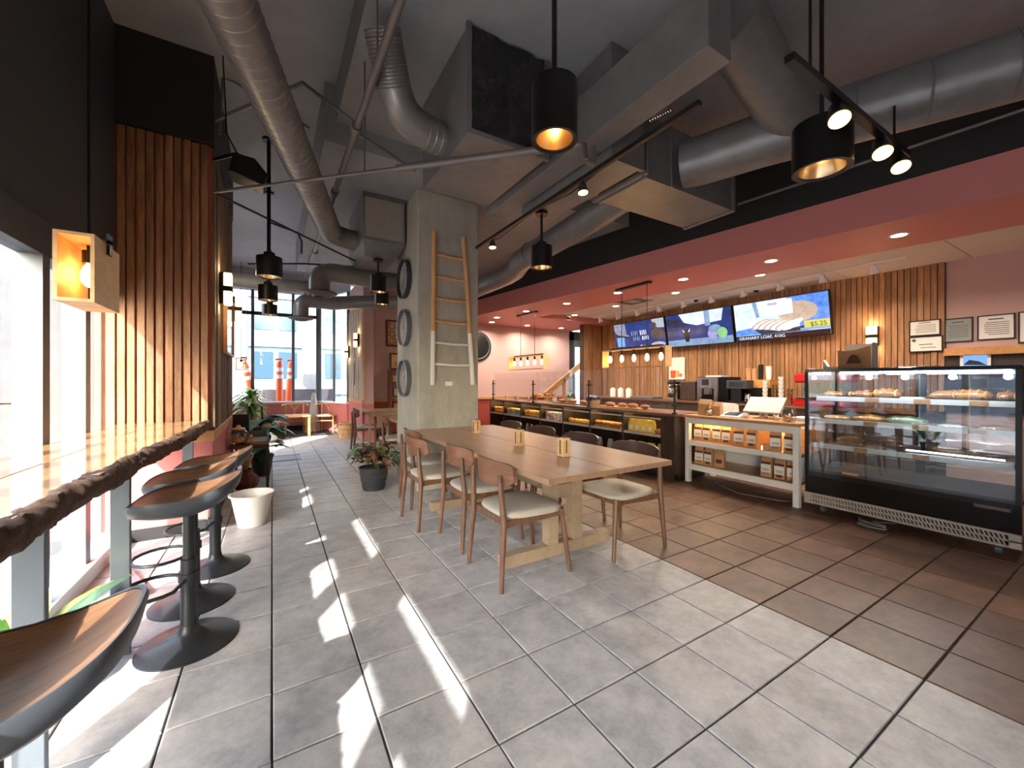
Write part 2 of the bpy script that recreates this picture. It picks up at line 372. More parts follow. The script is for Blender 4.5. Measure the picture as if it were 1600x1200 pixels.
for k in range(32):
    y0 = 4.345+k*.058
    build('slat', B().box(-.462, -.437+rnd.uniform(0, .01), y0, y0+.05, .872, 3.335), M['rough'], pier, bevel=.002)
# far left glazing beyond the pier
w2 = struct('window_2', B().box(-1.16, -1.0, 6.2, 12.1, 0, .72), M['pink']); build('header', B().box(-1.16, -1.02, 6.2, 12.1, 3.55, 4.1), M['slab'], w2)
build('sun_block_wall', B().box(-1.14, -1.04, 6.2, 6.9, .72, 3.55).box(-1.14, -1.04, 8.2, 12.1, .72, 3.55), M['mauve'], w2)  # unseen wall added to keep the sun off the far seating
for y in (6.93, 8.17): build('mullion', B().box(-1.15, -1.05, y-.03, y+.03, .72, 3.55), M['frame'], w2)
build('transom', B().box(-1.14, -1.06, 6.96, 8.14, 2.95, 3.03), M['frame'], w2)
build('pane', B().box(-1.092, -1.088, 6.96, 8.14, .72, 2.95), M['pane'], w2); build('pane', B().box(-1.092, -1.088, 6.96, 8.14, 3.03, 3.55), M['pane'], w2)
# back window wall
w3 = struct('window_3', B().box(-1.16, 1.1, 12.0, 12.15, 0, .72), M['pink']); build('header', B().box(-1.16, 1.1, 11.98, 12.15, 3.6, 4.1), M['slab'], w3)
build('sill', B().box(-1.16, 1.1, 11.93, 12.15, .72, .76), M['white'], w3)
for x in (-.42, .48, 1.06): build('mullion', B().box(x-.035, x+.035, 12, 12.1, .76, 3.6), M['frame'], w3)
build('transom', B().box(-1.1, 1.06, 12.0, 12.1, 2.98, 3.06), M['blackpaint'], w3)
for a, b_ in ((-1.1, -.455), (-.385, .445), (.515, 1.025)):
    build('pane', B().box(a, b_, 12.045, 12.05, .76, 2.98), M['pane'], w3)
    build('pane', B().box(a, b_, 12.045, 12.05, 3.06, 3.6), M['pane'], w3)
build('skirting', B().box(-1.1, 1.1, 11.97, 12.0, 0, .12), M['blackpaint'], w3)
# angled glazing to the right of the back window
A0, A1 = V((1.1, 12.02, 0)), V((1.66, 10.76, 0)); up = V((0, 0, 1))
def ab(t, z): p = A0.lerp(A1, t); return (p.x, p.y, z)
w4 = struct('window_4', B().bar(ab(0, .36), ab(1, .36), .1, .72), M['pink']); build('header', B().bar(ab(0, 3.8), ab(1, 3.8), .1, .5), M['slab'], w4)
build('sill', B().bar(ab(0, .74), ab(1, .74), .16, .04), M['white'], w4)
for t in (.03, .52, .98): build('mullion', B().bar(ab(t, .76), ab(t, 3.55), .06, .06), M['frame'], w4)
for t0, t1 in ((.06, .49), (.55, .95)):
    build('pane', B().bar(ab(t0, 2.15), ab(t1, 2.15), .006, 2.78), M['pane'], w4)
# weathered board wall, back wall
wb = struct('wall_boards', B().box(1.68, 1.9, 9.0, 10.8, 0, 3.55), M['mauve'])
for k in range(14):
    y0 = 9.005+k*.128
    build('board', B().box(1.655-rnd.uniform(0, .012), 1.682, y0, y0+.12, .875, 3.0), M['oldwood'], wb, bevel=.003)
build('corner_board', B().box(1.66, 1.70, 8.985, 9.004, .875, 3.0), M['ply'], wb)
build('end_wainscot', B().box(1.68, 1.9, 8.99, 9.0, 0, .79), M['pink'], wb)
build('wainscot', B().box(1.665, 1.682, 9.0, 10.8, .1, .79), M['pink'], wb)
build('chair_rail', B().box(1.645, 1.69, 8.98, 10.8, .79, .875), M['rail'], wb)
crack = B()
for z, w in ((1.2, .004), (1.35, .02), (1.5, .03), (1.65, .02), (1.8, .03), (1.95, .01)): crack.box(1.636, 1.656, 9.86-w, 9.86+w, z, z+.16)
build('split', crack, M['black'], wb)
wk = struct('wall_back', B().box(1.9, 7.5, 9.2, 9.35, 0, 3.6), M['mauve'])
build('wainscot', B().box(1.9, 7.5, 9.19, 9.2, .14, .83), M['red'], wk)
build('skirting', B().box(1.9, 7.5, 9.18, 9.2, 0, .14), M['blackpaint'], wk)
build('chair_rail', B().box(1.9, 7.5, 9.16, 9.2, .83, .885), M['rail'], wk)
# door at the end of the passage
dr = struct('door_1', B().box(7.5, 7.62, 9.15, 9.3, 0, 2.75).box(8.25, 8.4, 9.15, 9.3, 0, 2.75).box(7.5, 8.4, 9.15, 9.3, 2.5, 2.75), M['blackpaint'])
build('door_leaf', B().box(7.62, 7.72, 9.2, 9.26, 0, 2.5).box(8.15, 8.25, 9.2, 9.26, 0, 2.5).box(7.72, 8.15, 9.2, 9.26, 0, .3).box(7.72, 8.15, 9.2, 9.26, 2.3, 2.5), M['frame'], dr)
build('door_glass', B().box(7.72, 8.15, 9.225, 9.235, .3, 2.3), M['pane'], dr)
struct('wall_passage', B().box(8.4, 8.55, 7.7, 9.35, 0, 3.1).box(7.55, 8.55, 7.2, 9.2, 2.86, 3.1), M['mauve'])
# right slatted wall and its return
wr = struct('wall_right', B().box(7.5, 7.65, -3, 8.0, 0, 3.1), M['mauve'])
build('backing', B().box(7.488, 7.5, 1.54, 7.8, .0, 2.84), M['darkwood'], wr)
n = 96; pit = (7.78-1.545)/n
for k in range(n):
    y0 = 1.545+k*pit; d = rnd.choice((.0, .006, .012))
    build('slat', B().box(7.462-d, 7.49, y0+.004, y0+pit-.005, .9, 2.838), M['slatw'], wr)
wt = struct('wall_return', B().box(6.86, 7.5, 7.83, 8.0, 0, 2.75), M['darkwood'])
for k in range(10): build('slat', B().box(6.865+k*.0595, 6.918+k*.0595, 7.80-rnd.choice((0, .008)), 7.832, 0, 2.745), M['slatw'], wt)
# wall and glazing behind the camera
struct('wall_front', B().box(-1.3, 7.6, -3.15, -3, 0, 4.1), M['mauve'])
# chair rail beam and shelf niche at the far right
tr = struct('trim_1', B().box(7.4, 7.5, -1.0, 1.54, 1.62, 1.715), M['rail'])
build('recess_panel', B().box(7.47, 7.5, -1.0, 1.54, .9, 1.62), M['darkwood'], tr)

# ---------------------------------------------------------------- concrete column
cb = B()
zs = [0, .7, 1.4, 2.1, 2.8, 3.55]
cb.box(1.45, 2.24, 4.55, 5.43, 0, 3.55)
colu = one('concrete_column', cb, M['conc'], 'square bare concrete column with ladder and trays at the end of the long table', 'column', bevel=.02)

# ---------------------------------------------------------------- outside
struct('ground', B().box(-40, -1.17, -30, 60, -.3, -.06).box(-1.17, 40, 12.2, 60, -.3, -.06).box(-1.17, 40, -30, -3.2, -.3, -.06), M['extgrey'])
one('exterior_pier', B().box(-1.56, -1.18, 4.46, 4.95, -.06, 6), M['extpier'], 'white concrete pier just outside the left window', 'pier')
ep = thing('exterior_post', 'pale grey concrete post standing outside, left of the window mullion', 'pier', (-2.95, 7.9, -.06))
build('shaft', B().box(-3.12, -2.76, 7.6, 8.2, 1.02, 6), M['extpier'], ep); build('plinth', B().box(-3.14, -2.74, 7.58, 8.22, -.06, 1.0), M['extpier'], ep)
one('exterior_wall', B().box(-2.6, -.62, 14.2, 14.6, -.06, 5.5), M['extwhite'], 'white sunlit concrete wall outside the back window', 'wall')
def facade(name, label, x0, x1, y, h, nx, nz, axis='y', m='facade'):
    t = thing(name, label, 'building', ((x0+x1)/2, y, -.06) if axis == 'y' else (y, (x0+x1)/2, -.06))
    bx = (lambda a, b_, c, d, e, f: B().box(a, b_, y+c, y+d, e, f)) if axis == 'y' else (lambda a, b_, c, d, e, f: B().box(y-d, y-c, a, b_, e, f))
    build('wall', bx(x0, x1, .1, 4, -.06, h), M[m], t)
    dx = (x1-x0)/nx; dz = (h-1)/nz
    for i in range(nx):
        for k in range(nz):
            build('window', bx(x0+dx*(i+.12), x0+dx*(i+.88), .04, .12, .8+dz*(k+.25), .8+dz*(k+.8)), M['facdark'], t)
    for k in range(nz+1): build('floor_band', bx(x0, x1, -.06, .1, .55+dz*k, .75+dz*k), M['extwhite'], t)
    return t
facade('glass_building', 'blue grey glass office building across the street beyond the back window', -4.2, 5.6, 24, 11, 9, 4)
facade('white_building', 'white office building across the side street, seen past the left mullion', -8, 9, -16, 9, 12, 3, 'x', 'extwhite')
facade('grey_building', 'pale office block far down the side street at the left picture edge', -22, -4.6, 27, 9, 12, 3, 'y', 'facade')
one('exterior_column', B().box(.92, 1.5, 15.6, 16.1, -.06, 6), M['extwhite'], 'white square column outside near the angled window', 'column')
one('planter_wall', B().box(-.4, 1.6, 13.4, 13.8, -.06, 1.05), M['extwhite'], 'low white concrete planter wall outside the back window', 'wall')
for k, (x, y, lean, lab) in enumerate([(.18, 12.75, .0, 'upright orange traffic post with white bands outside the back window'), (.36, 13.1, .06, 'orange traffic post half hidden behind the upright one outside'), (-.22, 12.75, -.22, 'leaning orange traffic post left of the upright one outside')]):
    t = thing('traffic_post', lab, 'traffic post', (x, y, -.06), group='orange traffic posts outside the back window')
    ax = V((lean, 0, 1)).normalized(); q = lambda h: V((x, y, -.06))+ax*h
    build('base', B().lathe([(.2, 0), (.2, .04), (.08, .08)], (x, y, -.06), 16), M['black'], t)
    build('post', B().tube([q(.05), q(.9), q(1.78), q(1.9)], [.09, .09, .085, .06], 14), M['orange'], t, smooth=True)
    for h in (1.42, 1.62): build('band', B().tube([q(h), q(h+.1)], .088, 14), M['white'], t, smooth=True)
    build('handle', B().tube([q(1.88), q(1.97)+V((.05, 0, 0)), q(1.94)-V((.1, 0, 0))], .03, 8), M['orange'], t, smooth=True)

# ---------------------------------------------------------------- live edge bar
bar = thing('live_edge_bar', 'long live-edge wooden window bar with rough bark edge on grey steel legs', 'bar counter', (-.76, 2, 0))
ED = lambda y: -.488-.021*(4.27-y)
build('plank', B().prism([(-1.035, -.6), (-.84, -.6), (-.79, 4.275), (-1.035, 4.275)], .90, .96), M['bartop'], bar, bevel=.003)
build('plank', B().prism([(-.836, -.6), (ED(-.6), -.6), (ED(4.275), 4.275), (-.786, 4.275)], .90, .96), M['bartop'], bar, bevel=.003)
rows = []
for i in range(331):
    y = -.6+i*(4.87/330); row = []
    for j in range(16):
        a = 2*math.pi*j/16; q = 1+.42*noise.noise(V((y*3.2, math.cos(a)*1.1, math.sin(a)*1.1)))+.3*noise.noise(V((y*14, math.cos(a)*2.2, math.sin(a)*2.2+4)))+.2*noise.noise(V((y*38, math.cos(a)*4, math.sin(a)*4+9)))
        row.append((ED(y)+.012*math.sin(y*2.1)+.038*q*math.cos(a)*1.05, y, .926+.040*q*math.sin(a)))
    rows.append(row)
build('bark_edge', B().grid(rows, True).add(rows[0], [tuple(range(16))]).add(rows[-1], [tuple(range(16))]), M['bark'], bar, smooth=70)
for y in (.75, 1.79, 2.57, 4.1):
    build('leg', B().box(ED(y)-.125, ED(y)-.055, y-.008, y+.02, 0, .9), M['steel'], bar, bevel=.003)
build('under_rail', B().box(-.66, -.59, -.5, 4.2, .875, .9), M['steel'], bar)
build('foot_brace', B().bar((-.95, 3.9, .02), (-.66, 3.2, .02), .05, .03), M['steel'], bar)

# ---------------------------------------------------------------- bar stools
def make_stool(label):
    t = thing('bar_stool', label, 'stool', (0, 0, 0), 0, 'bar stools along the window bar')
    def surf(u, w, dz):
        # superellipse outline
        th = 2*math.pi*u; c, s_ = math.cos(th), math.sin(th); e = .62
        x = .215*w*math.copysign(abs(c)**e, c); y = .20*w*math.copysign(abs(s_)**e, s_)
        k = max(0, (x+.02)/.235); z = .735+.085*k*k-.012*(1-w)-.02*(y/.2)**2*(-.6)
        if x < -.1: z -= .018*((-x-.1)/.115)**2
        return (x, y, z+dz)
    N_, rings = 36, [.02, .3, .55, .75, .9, 1.0]
    b = B().grid([[surf(j/N_, w, .0) for j in range(N_)] for w in rings[:-1]]+[[surf(j/N_, .965, .002) for j in range(N_)]], True)
    build('seat_veneer', b.add([surf(j/N_, .02, 0) for j in range(N_)], [tuple(range(N_))]), M['stoolwood'], t, smooth=60, local=True)
    rows = [[surf(j/N_, .965, .004) for j in range(N_)], [surf(j/N_, 1.0, .004) for j in range(N_)], [surf(j/N_, 1.02, -.012) for j in range(N_)], [surf(j/N_, .97, -.05) for j in range(N_)], [surf(j/N_, .7, -.075) for j in range(N_)], [surf(j/N_, .3, -.085) for j in range(N_)], [surf(j/N_, .02, -.085) for j in range(N_)]]
    build('seat_shell', B().grid(rows, True), M['shell'], t, smooth=60, local=True)
    build('pole', B().cyl((0, 0, .3), (0, 0, .66), .024).cyl((0, 0, .05), (0, 0, .42), .034), M['stoolmetal'], t, smooth=True, local=True)
    build('base', B().lathe([(.205, 0), (.205, .006), (.17, .018), (.1, .034), (.055, .055), (.04, .075), (.036, .1)], n=40), M['stoolmetal'], t, smooth=60, local=True)
    pth = [(.0, .03, .33)]+[(-.14-.13*math.cos(a), .14*math.sin(a), .3) for a in [R(x) for x in range(140, -141, -20)]]+[(.0, -.03, .33)]
    build('foot_ring', B().tube(pth, .009, 8), M['stoolmetal'], t, smooth=True, local=True)
    build('collar', B().cyl((0, 0, .31), (0, 0, .35), .042), M['stoolmetal'], t, smooth=True, local=True)
    build('lever', B().tube([(.02, .02, .655), (.05, .12, .65), (.06, .17, .64)], .005, 6), M['stoolmetal'], t, smooth=True, local=True)
    return t
st = make_stool('nearest walnut and black bar stool, cut by the lower left corner')
st.location = (-.455, 1.13, 0); st.rotation_euler.z = R(2)
for (x, y, r, lab) in [(-.355, 2.53, -3, 'walnut and black bar stool in front, the second from the camera'), (-.40, 2.99, 3, 'walnut and black bar stool between two others, third from the camera'), (-.34, 3.46, -2, 'walnut and black bar stool nearest the slatted pier and white bucket')]:
    dup(st, (x, y, 0), R(r), lab)

# ---------------------------------------------------------------- dining chairs and long table
def make_chair(name, label, group):
    t = thing(name, label, 'chair', (0, 0, 0), 0, group)
    for sy in (-1, 1):
        build('leg', B().tube([(-.275, sy*.235, 0), (-.245, sy*.215, .42), (-.262, sy*.19, .71)], [.014, .022, .015], 10), M['chairwood'], t, smooth=True, local=True)
    for sy in (-1, 1):
        build('leg', B().tube([(.27, sy*.225, 0), (.215, sy*.195, .435)], [.014, .022], 10), M['chairwood'], t, smooth=True, local=True)
    fr = B()
    for sy in (-1, 1): fr.bar((-.245, sy*.212, .405), (.215, sy*.196, .41), .02, .045)
    fr.bar((-.22, -.2, .405), (-.22, .2, .405), .02, .045); fr.bar((.205, -.19, .41), (.205, .19, .41), .02, .04)
    build('seat_frame', fr, M['chairwood'], t, bevel=.003, local=True)
    rows = []
    for w, z in ((.0, .468), (.5, .467), (.85, .462), (.97, .452), (1.0, .44), (.98, .428), (.6, .426), (.0, .426)):
        row = []
        for j in range(32):
            th = 2*math.pi*j/32; c, s_ = math.cos(th), math.sin(th); e = .5
            x = .235*math.copysign(abs(c)**e, c); y = .235*math.copysign(abs(s_)**e, s_)*(1+.06*x/.235)
            row.append((x*max(w, .001)+.005, y*max(w, .001), z+(.008*abs(y/.24)**2*w if z > .45 else 0)))
        rows.append(row)
    build('seat', B().grid(rows, True), M['cream'], t, smooth=60, local=True)
    NB, g = 16, []
    def bk(u, v, o):
        y = .245*u; x = -.272+.075*u*u+o; lowr = .625+.035*abs(u)**8+.008*u*u; hi = .79-.014*abs(u)**8-.01*u*u
        return (x-.012*(v-.5), y, lowr+(hi-lowr)*v)
    front = [[bk(-1+2*j/NB, v, .018) for j in range(NB+1)] for v in (0, .25, .5, .75, 1)]
    back = [[bk(-1+2*j/NB, v, 0) for j in range(NB+1)] for v in (1, .75, .5, .25, 0)]
    b = B(); b.grid(back+[front[0]]); b.mi = 1; b.grid(front+[back[0]]); b.mi = 0
    for e in (0, NB): b.add([r[e] for r in front]+[r[e] for r in back], [tuple(range(10))])
    build('backrest', b, [M['backwood'], M['darkback']], t, smooth=45, local=True)
    return t
G = 'walnut chairs around the long oak table'
ch = make_chair('dining_chair', 'walnut chair with cream seat, nearest of the left side row', G)
ch.location = (1.475, 2.36, 0)
for x, y, r, lab in [(1.5, 3.0, 0, 'walnut chair with cream seat, second in the left side row'), (1.345, 3.6, 2, 'walnut chair pulled out slightly, third in the left side row'), (1.48, 4.2, -1, 'walnut chair at the column end of the left side row'),
                     (2.365, 2.3, 180, 'walnut chair with cream seat at the near right end of the long table'), (2.38, 2.98, 180, 'dark backed chair, second on the counter side of the long table'),
                     (2.38, 3.64, 180, 'dark backed chair, third on the counter side of the long table'), (2.37, 4.3, 180, 'dark backed chair on the counter side, beside the column')]:
    dup(ch, (x, y, 0), R(r), lab)
tb_ = thing('long_table', 'long oak trestle table with a groove along its middle', 'table', (1.85, 3.1, 0))
for x0, x1 in ((1.32, 1.857), (1.863, 2.375)): build('table_top', B().box(x0, x1, 1.80, 4.42, .715, .75), M['table'], tb_, bevel=.004)
for y in (2.42, 3.85):
    build('foot', B().box(1.36, 2.36, y-.045, y+.045, 0, .085), M['tableleg'], tb_, bevel=.005)
    for x in (1.79, 2.02): build('post', B().box(x-.045, x+.045, y-.045, y+.045, .085, .66), M['tableleg'], tb_, bevel=.004)
    build('cross_rail', B().box(1.42, 2.28, y-.04, y+.04, .655, .715), M['tableleg'], tb_, bevel=.004)
    build('block', B().box(1.835, 1.975, y-.03, y+.03, .42, .52), M['tableleg'], tb_, bevel=.004)
for x in (1.905,): build('stretcher', B().box(x-.025, x+.025, 2.45, 3.82, .42, .52), M['tableleg'], tb_, bevel=.004)
build('apron', B().box(1.45, 1.475, 1.95, 4.3, .655, .715), M['tableleg'], tb_)
for (x, y, lab) in [(1.822, 2.3, 'small wooden block holder nearest the camera on the long table'), (1.793, 2.87, 'small wooden block holder in the middle of the long table'), (1.845, 3.8, 'small wooden block holder by the column on the long table')]:
    t = thing('block_holder', lab, 'holder', (x, y, .75), group='wooden block holders on the long table')
    build('block', B().box(x-.034, x+.034, y-.034, y+.034, .75, .885), M['ply'], t, bevel=.004)
    build('split', B().box(x-.036, x-.033, y-.008, y+.004, .77, .87).box(x-.006, x+.002, y-.036, y-.033, .78, .87), M['print'], t)
    build('card_pin', B().box(x-.003, x+.003, y-.02, y+.02, .885, .902), M['silver'], t)

# ---------------------------------------------------------------- ladder and trays on the column
t = thing('wooden_ladder', 'rustic pole ladder with white dipped lower half on the concrete column', 'ladder', (1.85, 4.5, 1.25))
y = 4.515
for (xa, xb) in ((1.622, 1.64), (2.145, 2.015)):
    za, zb = 1.25, 3.06; m_ = (1.885-za)/(zb-za); xm = xa+(xb-xa)*m_
    p = build('pole', B().tube([(xm, y, 1.885), ((xm+xb)/2, y-.004, 2.5), (xb, y, zb)], .026, 12), M['ladder'], t, smooth=True)
    build('white_end', B().tube([(xa, y, za), (xm, y, 1.885)], .0275, 12), M['white'], p, smooth=True)
for z in (1.49, 1.745, 2.0, 2.27, 2.53, 2.79):
    m_ = (z-1.25)/1.81; xa = 1.622+.018*m_; xb = 2.145-.13*m_
    build('rung', B().tube([(xa, y, z+.012), ((xa+xb)/2, y-.003, z-.004), (xb, y, z)], .016, 10), M['white'] if z < 1.9 else M['ladder'], t, smooth=True)
for (z, r, lab, m_) in [(2.575, .24, 'topmost of the three round grey trays on the column side', 'woven'), (1.965, .23, 'middle round tray with silvery rim on the column side', 'stone'), (1.335, .23, 'lowest round tray with pale swirl on the column side', 'extwhite')]:
    t = thing('round_tray', lab, 'tray', (1.44, 5.0, z-r), group='round trays on the concrete column')
    build('disc', B().lathe([(.01, .0), (r*.95, 0), (r*.95, -.015), (.01, -.02)], (1.448, 5.0, z), 36, 'x'), M['woven'], t, smooth=True)
    build('rim', B().lathe([(r*.93, .0), (r, 0), (r*1.02, -.06), (r*.96, -.06), (r*.93, -.015), (r*.93, 0)], (1.449, 5.0, z), 36, 'x', 0), M['potgrey'] if m_ == 'woven' else M['steel'], t, smooth=True)
    for q in (.8, .62, .44, .26):
        build('ring', B().tube([(1.428, 5+r*q*math.cos(a), z+r*q*math.sin(a)) for a in [2*math.pi*i/28 for i in range(29)]], .008, 6), M['stone'], t, smooth=True)
one('wall_plate', B().box(1.79, 1.88, 4.535, 4.55, 1.24, 1.29), M['paper'], 'small cream blank plate low on the concrete column', 'plate')

# ---------------------------------------------------------------- box lamps
def bulb(b, c, h=.11):
    b.lathe([(.006, 0), (.02, -.02), (.03, -.055), (.028, -.085), (.012, -h), (.002, -h-.004)], c, 14)
def make_box_lamp(label, c, w, L, h, n, top, rods):
    x, y, z = c
    t = thing('box_pendant', label, 'pendant lamp', c)
    f = .015
    build('top_board', B().box(x-w/2, x+w/2, y-L/2, y+L/2, z+h-f, z+h), M['ply'], t)
    build('bottom_board', B().box(x-w/2, x+w/2, y-L/2, y+L/2, z, z+f), M['ply'], t)
    return t
def linear(label, x, y0, y1, z0, z1, n, ztop):
    t = thing('linear_pendant', label, 'pendant lamp', (x, (y0+y1)/2, z0), group='long wooden box pendants over the counter'); w = .07; f = .016
    build('top_board', B().box(x-w, x+w, y0, y1, z1-f, z1), M['ply'], t); build('bottom_board', B().box(x-w, x+w, y0, y1, z0, z0+f), M['ply'], t)
    for a, b_ in ((y0, y0+f), (y1-f, y1)): build('end_board', B().box(x-w, x+w, a, b_, z0+f, z1-f), M['ply'], t)
    build('mounting_bar', B().box(x-.03, x+.03, y0+.1, y1-.15, z1, z1+.025), M['black'], t)
    for k in range(n):
        y = y0+(y1-y0)*(k+.5)/n
        s_ = build('socket', B().cyl((x, y, z1-f), (x, y, z1-.09), .022, n=12), M['black'], t, smooth=True)
        bb = B(); bulb(bb, (x, y, z1-.088)); build('bulb', bb, M['bulb'], s_, smooth=True)
        lamp('POINT', (x, y, z1-.14), PW['bulb'], size=.03)
    for y in (y0+.3*(y1-y0), y0+.7*(y1-y0)): build('rod', B().cyl((x, y, z1+.02), (x, y, ztop), .005, n=8), M['black'], t)
    build('canopy', B().box(x-.04, x+.04, y0+.25*(y1-y0), y0+.78*(y1-y0), ztop-.03, ztop), M['black'], t)
    return t
linear('long wooden box pendant with five bulbs, nearer one over the counter', 4.7, 3.62, 4.85, 1.50, 1.79, 5, 2.75)
linear('long wooden box pendant with five bulbs, farther one by the back wall', 4.7, 6.5, 7.85, 1.54, 1.83, 5, 2.75)
def cube_lamp(label, x, y, z0, z1, w, L, ztop):
    t = thing('box_pendant', label, 'pendant lamp', (x, y, z0)); f = .014; w /= 2; L /= 2
    build('top_board', B().box(x-w, x+w, y-L, y+L, z1-f, z1), M['ply'], t); build('bottom_board', B().box(x-w, x+w, y-L, y+L, z0, z0+f), M['ply'], t)
    for s_ in (-1, 1): build('side_board', B().box(x+s_*w-(f if s_ > 0 else 0), x+s_*w+(f if s_ < 0 else 0), y-L, y+L, z0+f, z1-f), M['ply'], t)
    so_ = build('socket', B().cyl((x, y, z1-f), (x, y, z1-.04), .008, n=10).cyl((x, y, z1-.04), (x, y, z1-.1), .024, n=14), M['black'], t, smooth=True)
    bb = B(); bulb(bb, (x, y, z1-.098)); build('bulb', bb, M['bulb'], so_, smooth=True)
    lamp('POINT', (x, y, z1-.15), PW['bulb'], size=.03)
    build('rod', B().cyl((x, y, z1), (x, y, ztop), .006, n=8), M['black'], t)
    build('bracket', B().box(x+w, x+w+.012, y-.02, y+.02, z1-.05, z1+.05).box(x-.01, x+w+.012, y-.02, y+.02, z1+.002, z1+.02), M['black'], t)
cube_lamp('wooden box pendant with one filament bulb above the near window bar', -.745, 2.66, 1.65, 1.955, .13, .34, 4.1)
cube_lamp('small wooden box pendant glowing in front of the far back window', -.62, 11.3, 1.55, 1.84, .2, .2, 4.1)

# ---------------------------------------------------------------- drum pendants
def drum(label, x, y, z0, h, r, ztop, yoke=True):
    t = thing('drum_pendant', label, 'pendant lamp', (x, y, z0), group='black drum pendants under the ceiling')
    build('shade', B().lathe([(r*.8, .004), (r*.86, 0), (r, 0), (r, h), (r*.5, h+.004), (.02, h+.004), (.02, h-.01), (r*.9, h-.01), (r*.8, .03), (r*.8, .004)], (x, y, z0), 32, caps=0), M['black'], t, smooth=True)
    build('reflector', B().lathe([(r*.78, .006), (r*.72, .04), (r*.4, h*.55), (.03, h*.6)], (x, y, z0), 28, caps=2), M['brass'], t, smooth=True)
    build('bulb', B().ell((x, y, z0+h*.42), .024, .024, .05), M['bulb'], t, smooth=True)
    build('neck', B().lathe([(r*.45, 0), (r*.45, .04), (r*.2, .05), (.02, .06)], (x, y, z0+h), 20), M['black'], t, smooth=True)
    build('stem', B().cyl((x, y, z0+h+.05), (x, y, ztop), .012, n=10), M['black'], t, smooth=True)
    build('canopy', B().cyl((x, y, ztop-.03), (x, y, ztop), .06, n=16), M['black'], t, smooth=True)
    lamp('SPOT', (x, y, z0+.03), PW['drum'], size=.04, angle=95)
for a in [('nearest of three black drum pendants in a row beside the slatted pier', -.02, 4.06, 2.2, .17, .1, 4.1), ('middle black drum pendant of the row beside the slatted pier', -.04, 5.42, 2.23, .17, .1, 4.1), ('farthest black drum pendant of the row beside the pier', -.03, 6.95, 2.28, .15, .1, 4.1),
          ('big black drum pendant at the top centre above the long table', 1.05, 1.39, 2.34, .24, .1, 3.75), ('big black drum pendant at upper right beside the black track', 2.835, 1.1, 2.565, .27, .15, 3.75),
          ('black drum pendant right of the column above the counter end', 2.19, 3.1, 2.37, .2, .1, 2.9), ('upper black drum pendant left of the concrete column', 1.15, 5.2, 2.42, .2, .1, 2.84), ('lower, farther black drum pendant left of the concrete column', 1.33, 5.8, 2.38, .17, .1, 3.55)]:
    drum(*a)

# ---------------------------------------------------------------- sconces
def sconce(label, c, nrm, w=.1, h=.3):
    x, y, z = c
    t = thing('wall_sconce', label, 'sconce', (x, y, z-h/2), math.atan2(nrm[1], nrm[0]), 'black and glowing glass wall sconces')
    build('back_plate', B().box(0, .03, -w/2, w/2, 0, h), M['black'], t, local=True)
    build('band', B().box(.03, .1, -w/2, w/2, h*.42, h*.58), M['black'], t, local=True)
    for z0, z1 in ((0, .42), (.58, 1)): build('glass_block', B().box(.03, .095, -w/2+.005, w/2-.005, h*z0, h*z1), M['sconce'], t, bevel=.006, local=True)
    p = V(c)+V(nrm)*.06
    for s_ in (-1, 1): lamp('POINT', (p.x, p.y, z+s_*(h/2+.04)), PW['sconce'], (1, .72, .4), size=.03)
sconce('glowing wall sconce nearest the slatted pier corner', (-.425, 4.7, 2.18), (1, 0, 0))
sconce('glowing wall sconce at the far end of the slatted pier', (-.425, 6.08, 2.2), (1, 0, 0))
sconce('glowing wall sconce between the menu screens and certificates', (7.45, 2.26, 1.94), (-1, 0, 0), .12, .29)
sconce('wall sconce on the weathered boards beside the angled window', (1.64, 10.62, 2.02), (-1, 0, 0))
sconce('wall sconce on the weathered boards nearer the mauve wall', (1.64, 9.35, 2.2), (-1, 0, 0))

# ---------------------------------------------------------------- ceiling services
def duct(name, label, b, **k): return one(name, b, M[k.pop('m', 'duct')], label, k.pop('cat', 'duct'), **k)
def ribs(t, a, b_, r, n, m='duct'):
    a, b_ = V(a), V(b_); g = B(); d = (b_-a).normalized()
    for i in range(n):
        p = a.lerp(b_, (i+.5)/n); g.tube([p-d*.006, p, p+d*.006], [r, r+.004, r], 20)
    return build('seam', g, M[m], t, smooth=True)
def arc(p0, p1, p2, n=6):
    p0, p1, p2 = V(p0), V(p1), V(p2); return [(p0*(1-t)**2+p1*2*t*(1-t)+p2*t*t) for t in [i/n for i in range(n+1)]]
t = thing('spiral_duct', 'long round spiral duct crossing the ceiling at left', 'duct', (0, 3.3, 3.1))
a, b_ = V((-.66, .5, 3.1)), V((.59, 5.2, 3.1))
build('tube', B().tube([a, b_]+arc(b_, V((.65, 5.42, 3.1)), V((.92, 5.44, 3.1)))[1:], .125, 24), M['duct'], t, smooth=True); ribs(t, a, b_, .125, 60)
t = thing('grille_box', 'grey duct box with perforated grille left of the column', 'vent', (1.17, 5.4, 2.85))
build('box', B().prism([(.92, 4.95), (1.42, 4.95), (1.42, 5.95), (.92, 5.95)], 2.98, 3.54).add([(.92,4.95,2.98),(1.42,4.95,2.98),(1.42,5.95,2.98),(.92,5.95,2.98),(.98,5.15,2.84),(1.36,5.15,2.84),(1.36,5.8,2.84),(.98,5.8,2.84)], [(0,1,5,4),(1,2,6,5),(2,3,7,6),(3,0,4,7),(4,5,6,7)]), M['duct'], t)
gb = B()
for i in range(22): gb.box(.955+i*.02, .963+i*.02, 4.938, 4.95, 3.02, 3.48)
for i in range(20): gb.box(.95, 1.4, 4.936, 4.95, 3.02+i*.024, 3.026+i*.024)
build('grille', gb, M['trimgrey'], t)
t = thing('flexible_duct', 'short round duct with elbow entering the big rectangular duct', 'duct', (.8, 2.7, 3.1))
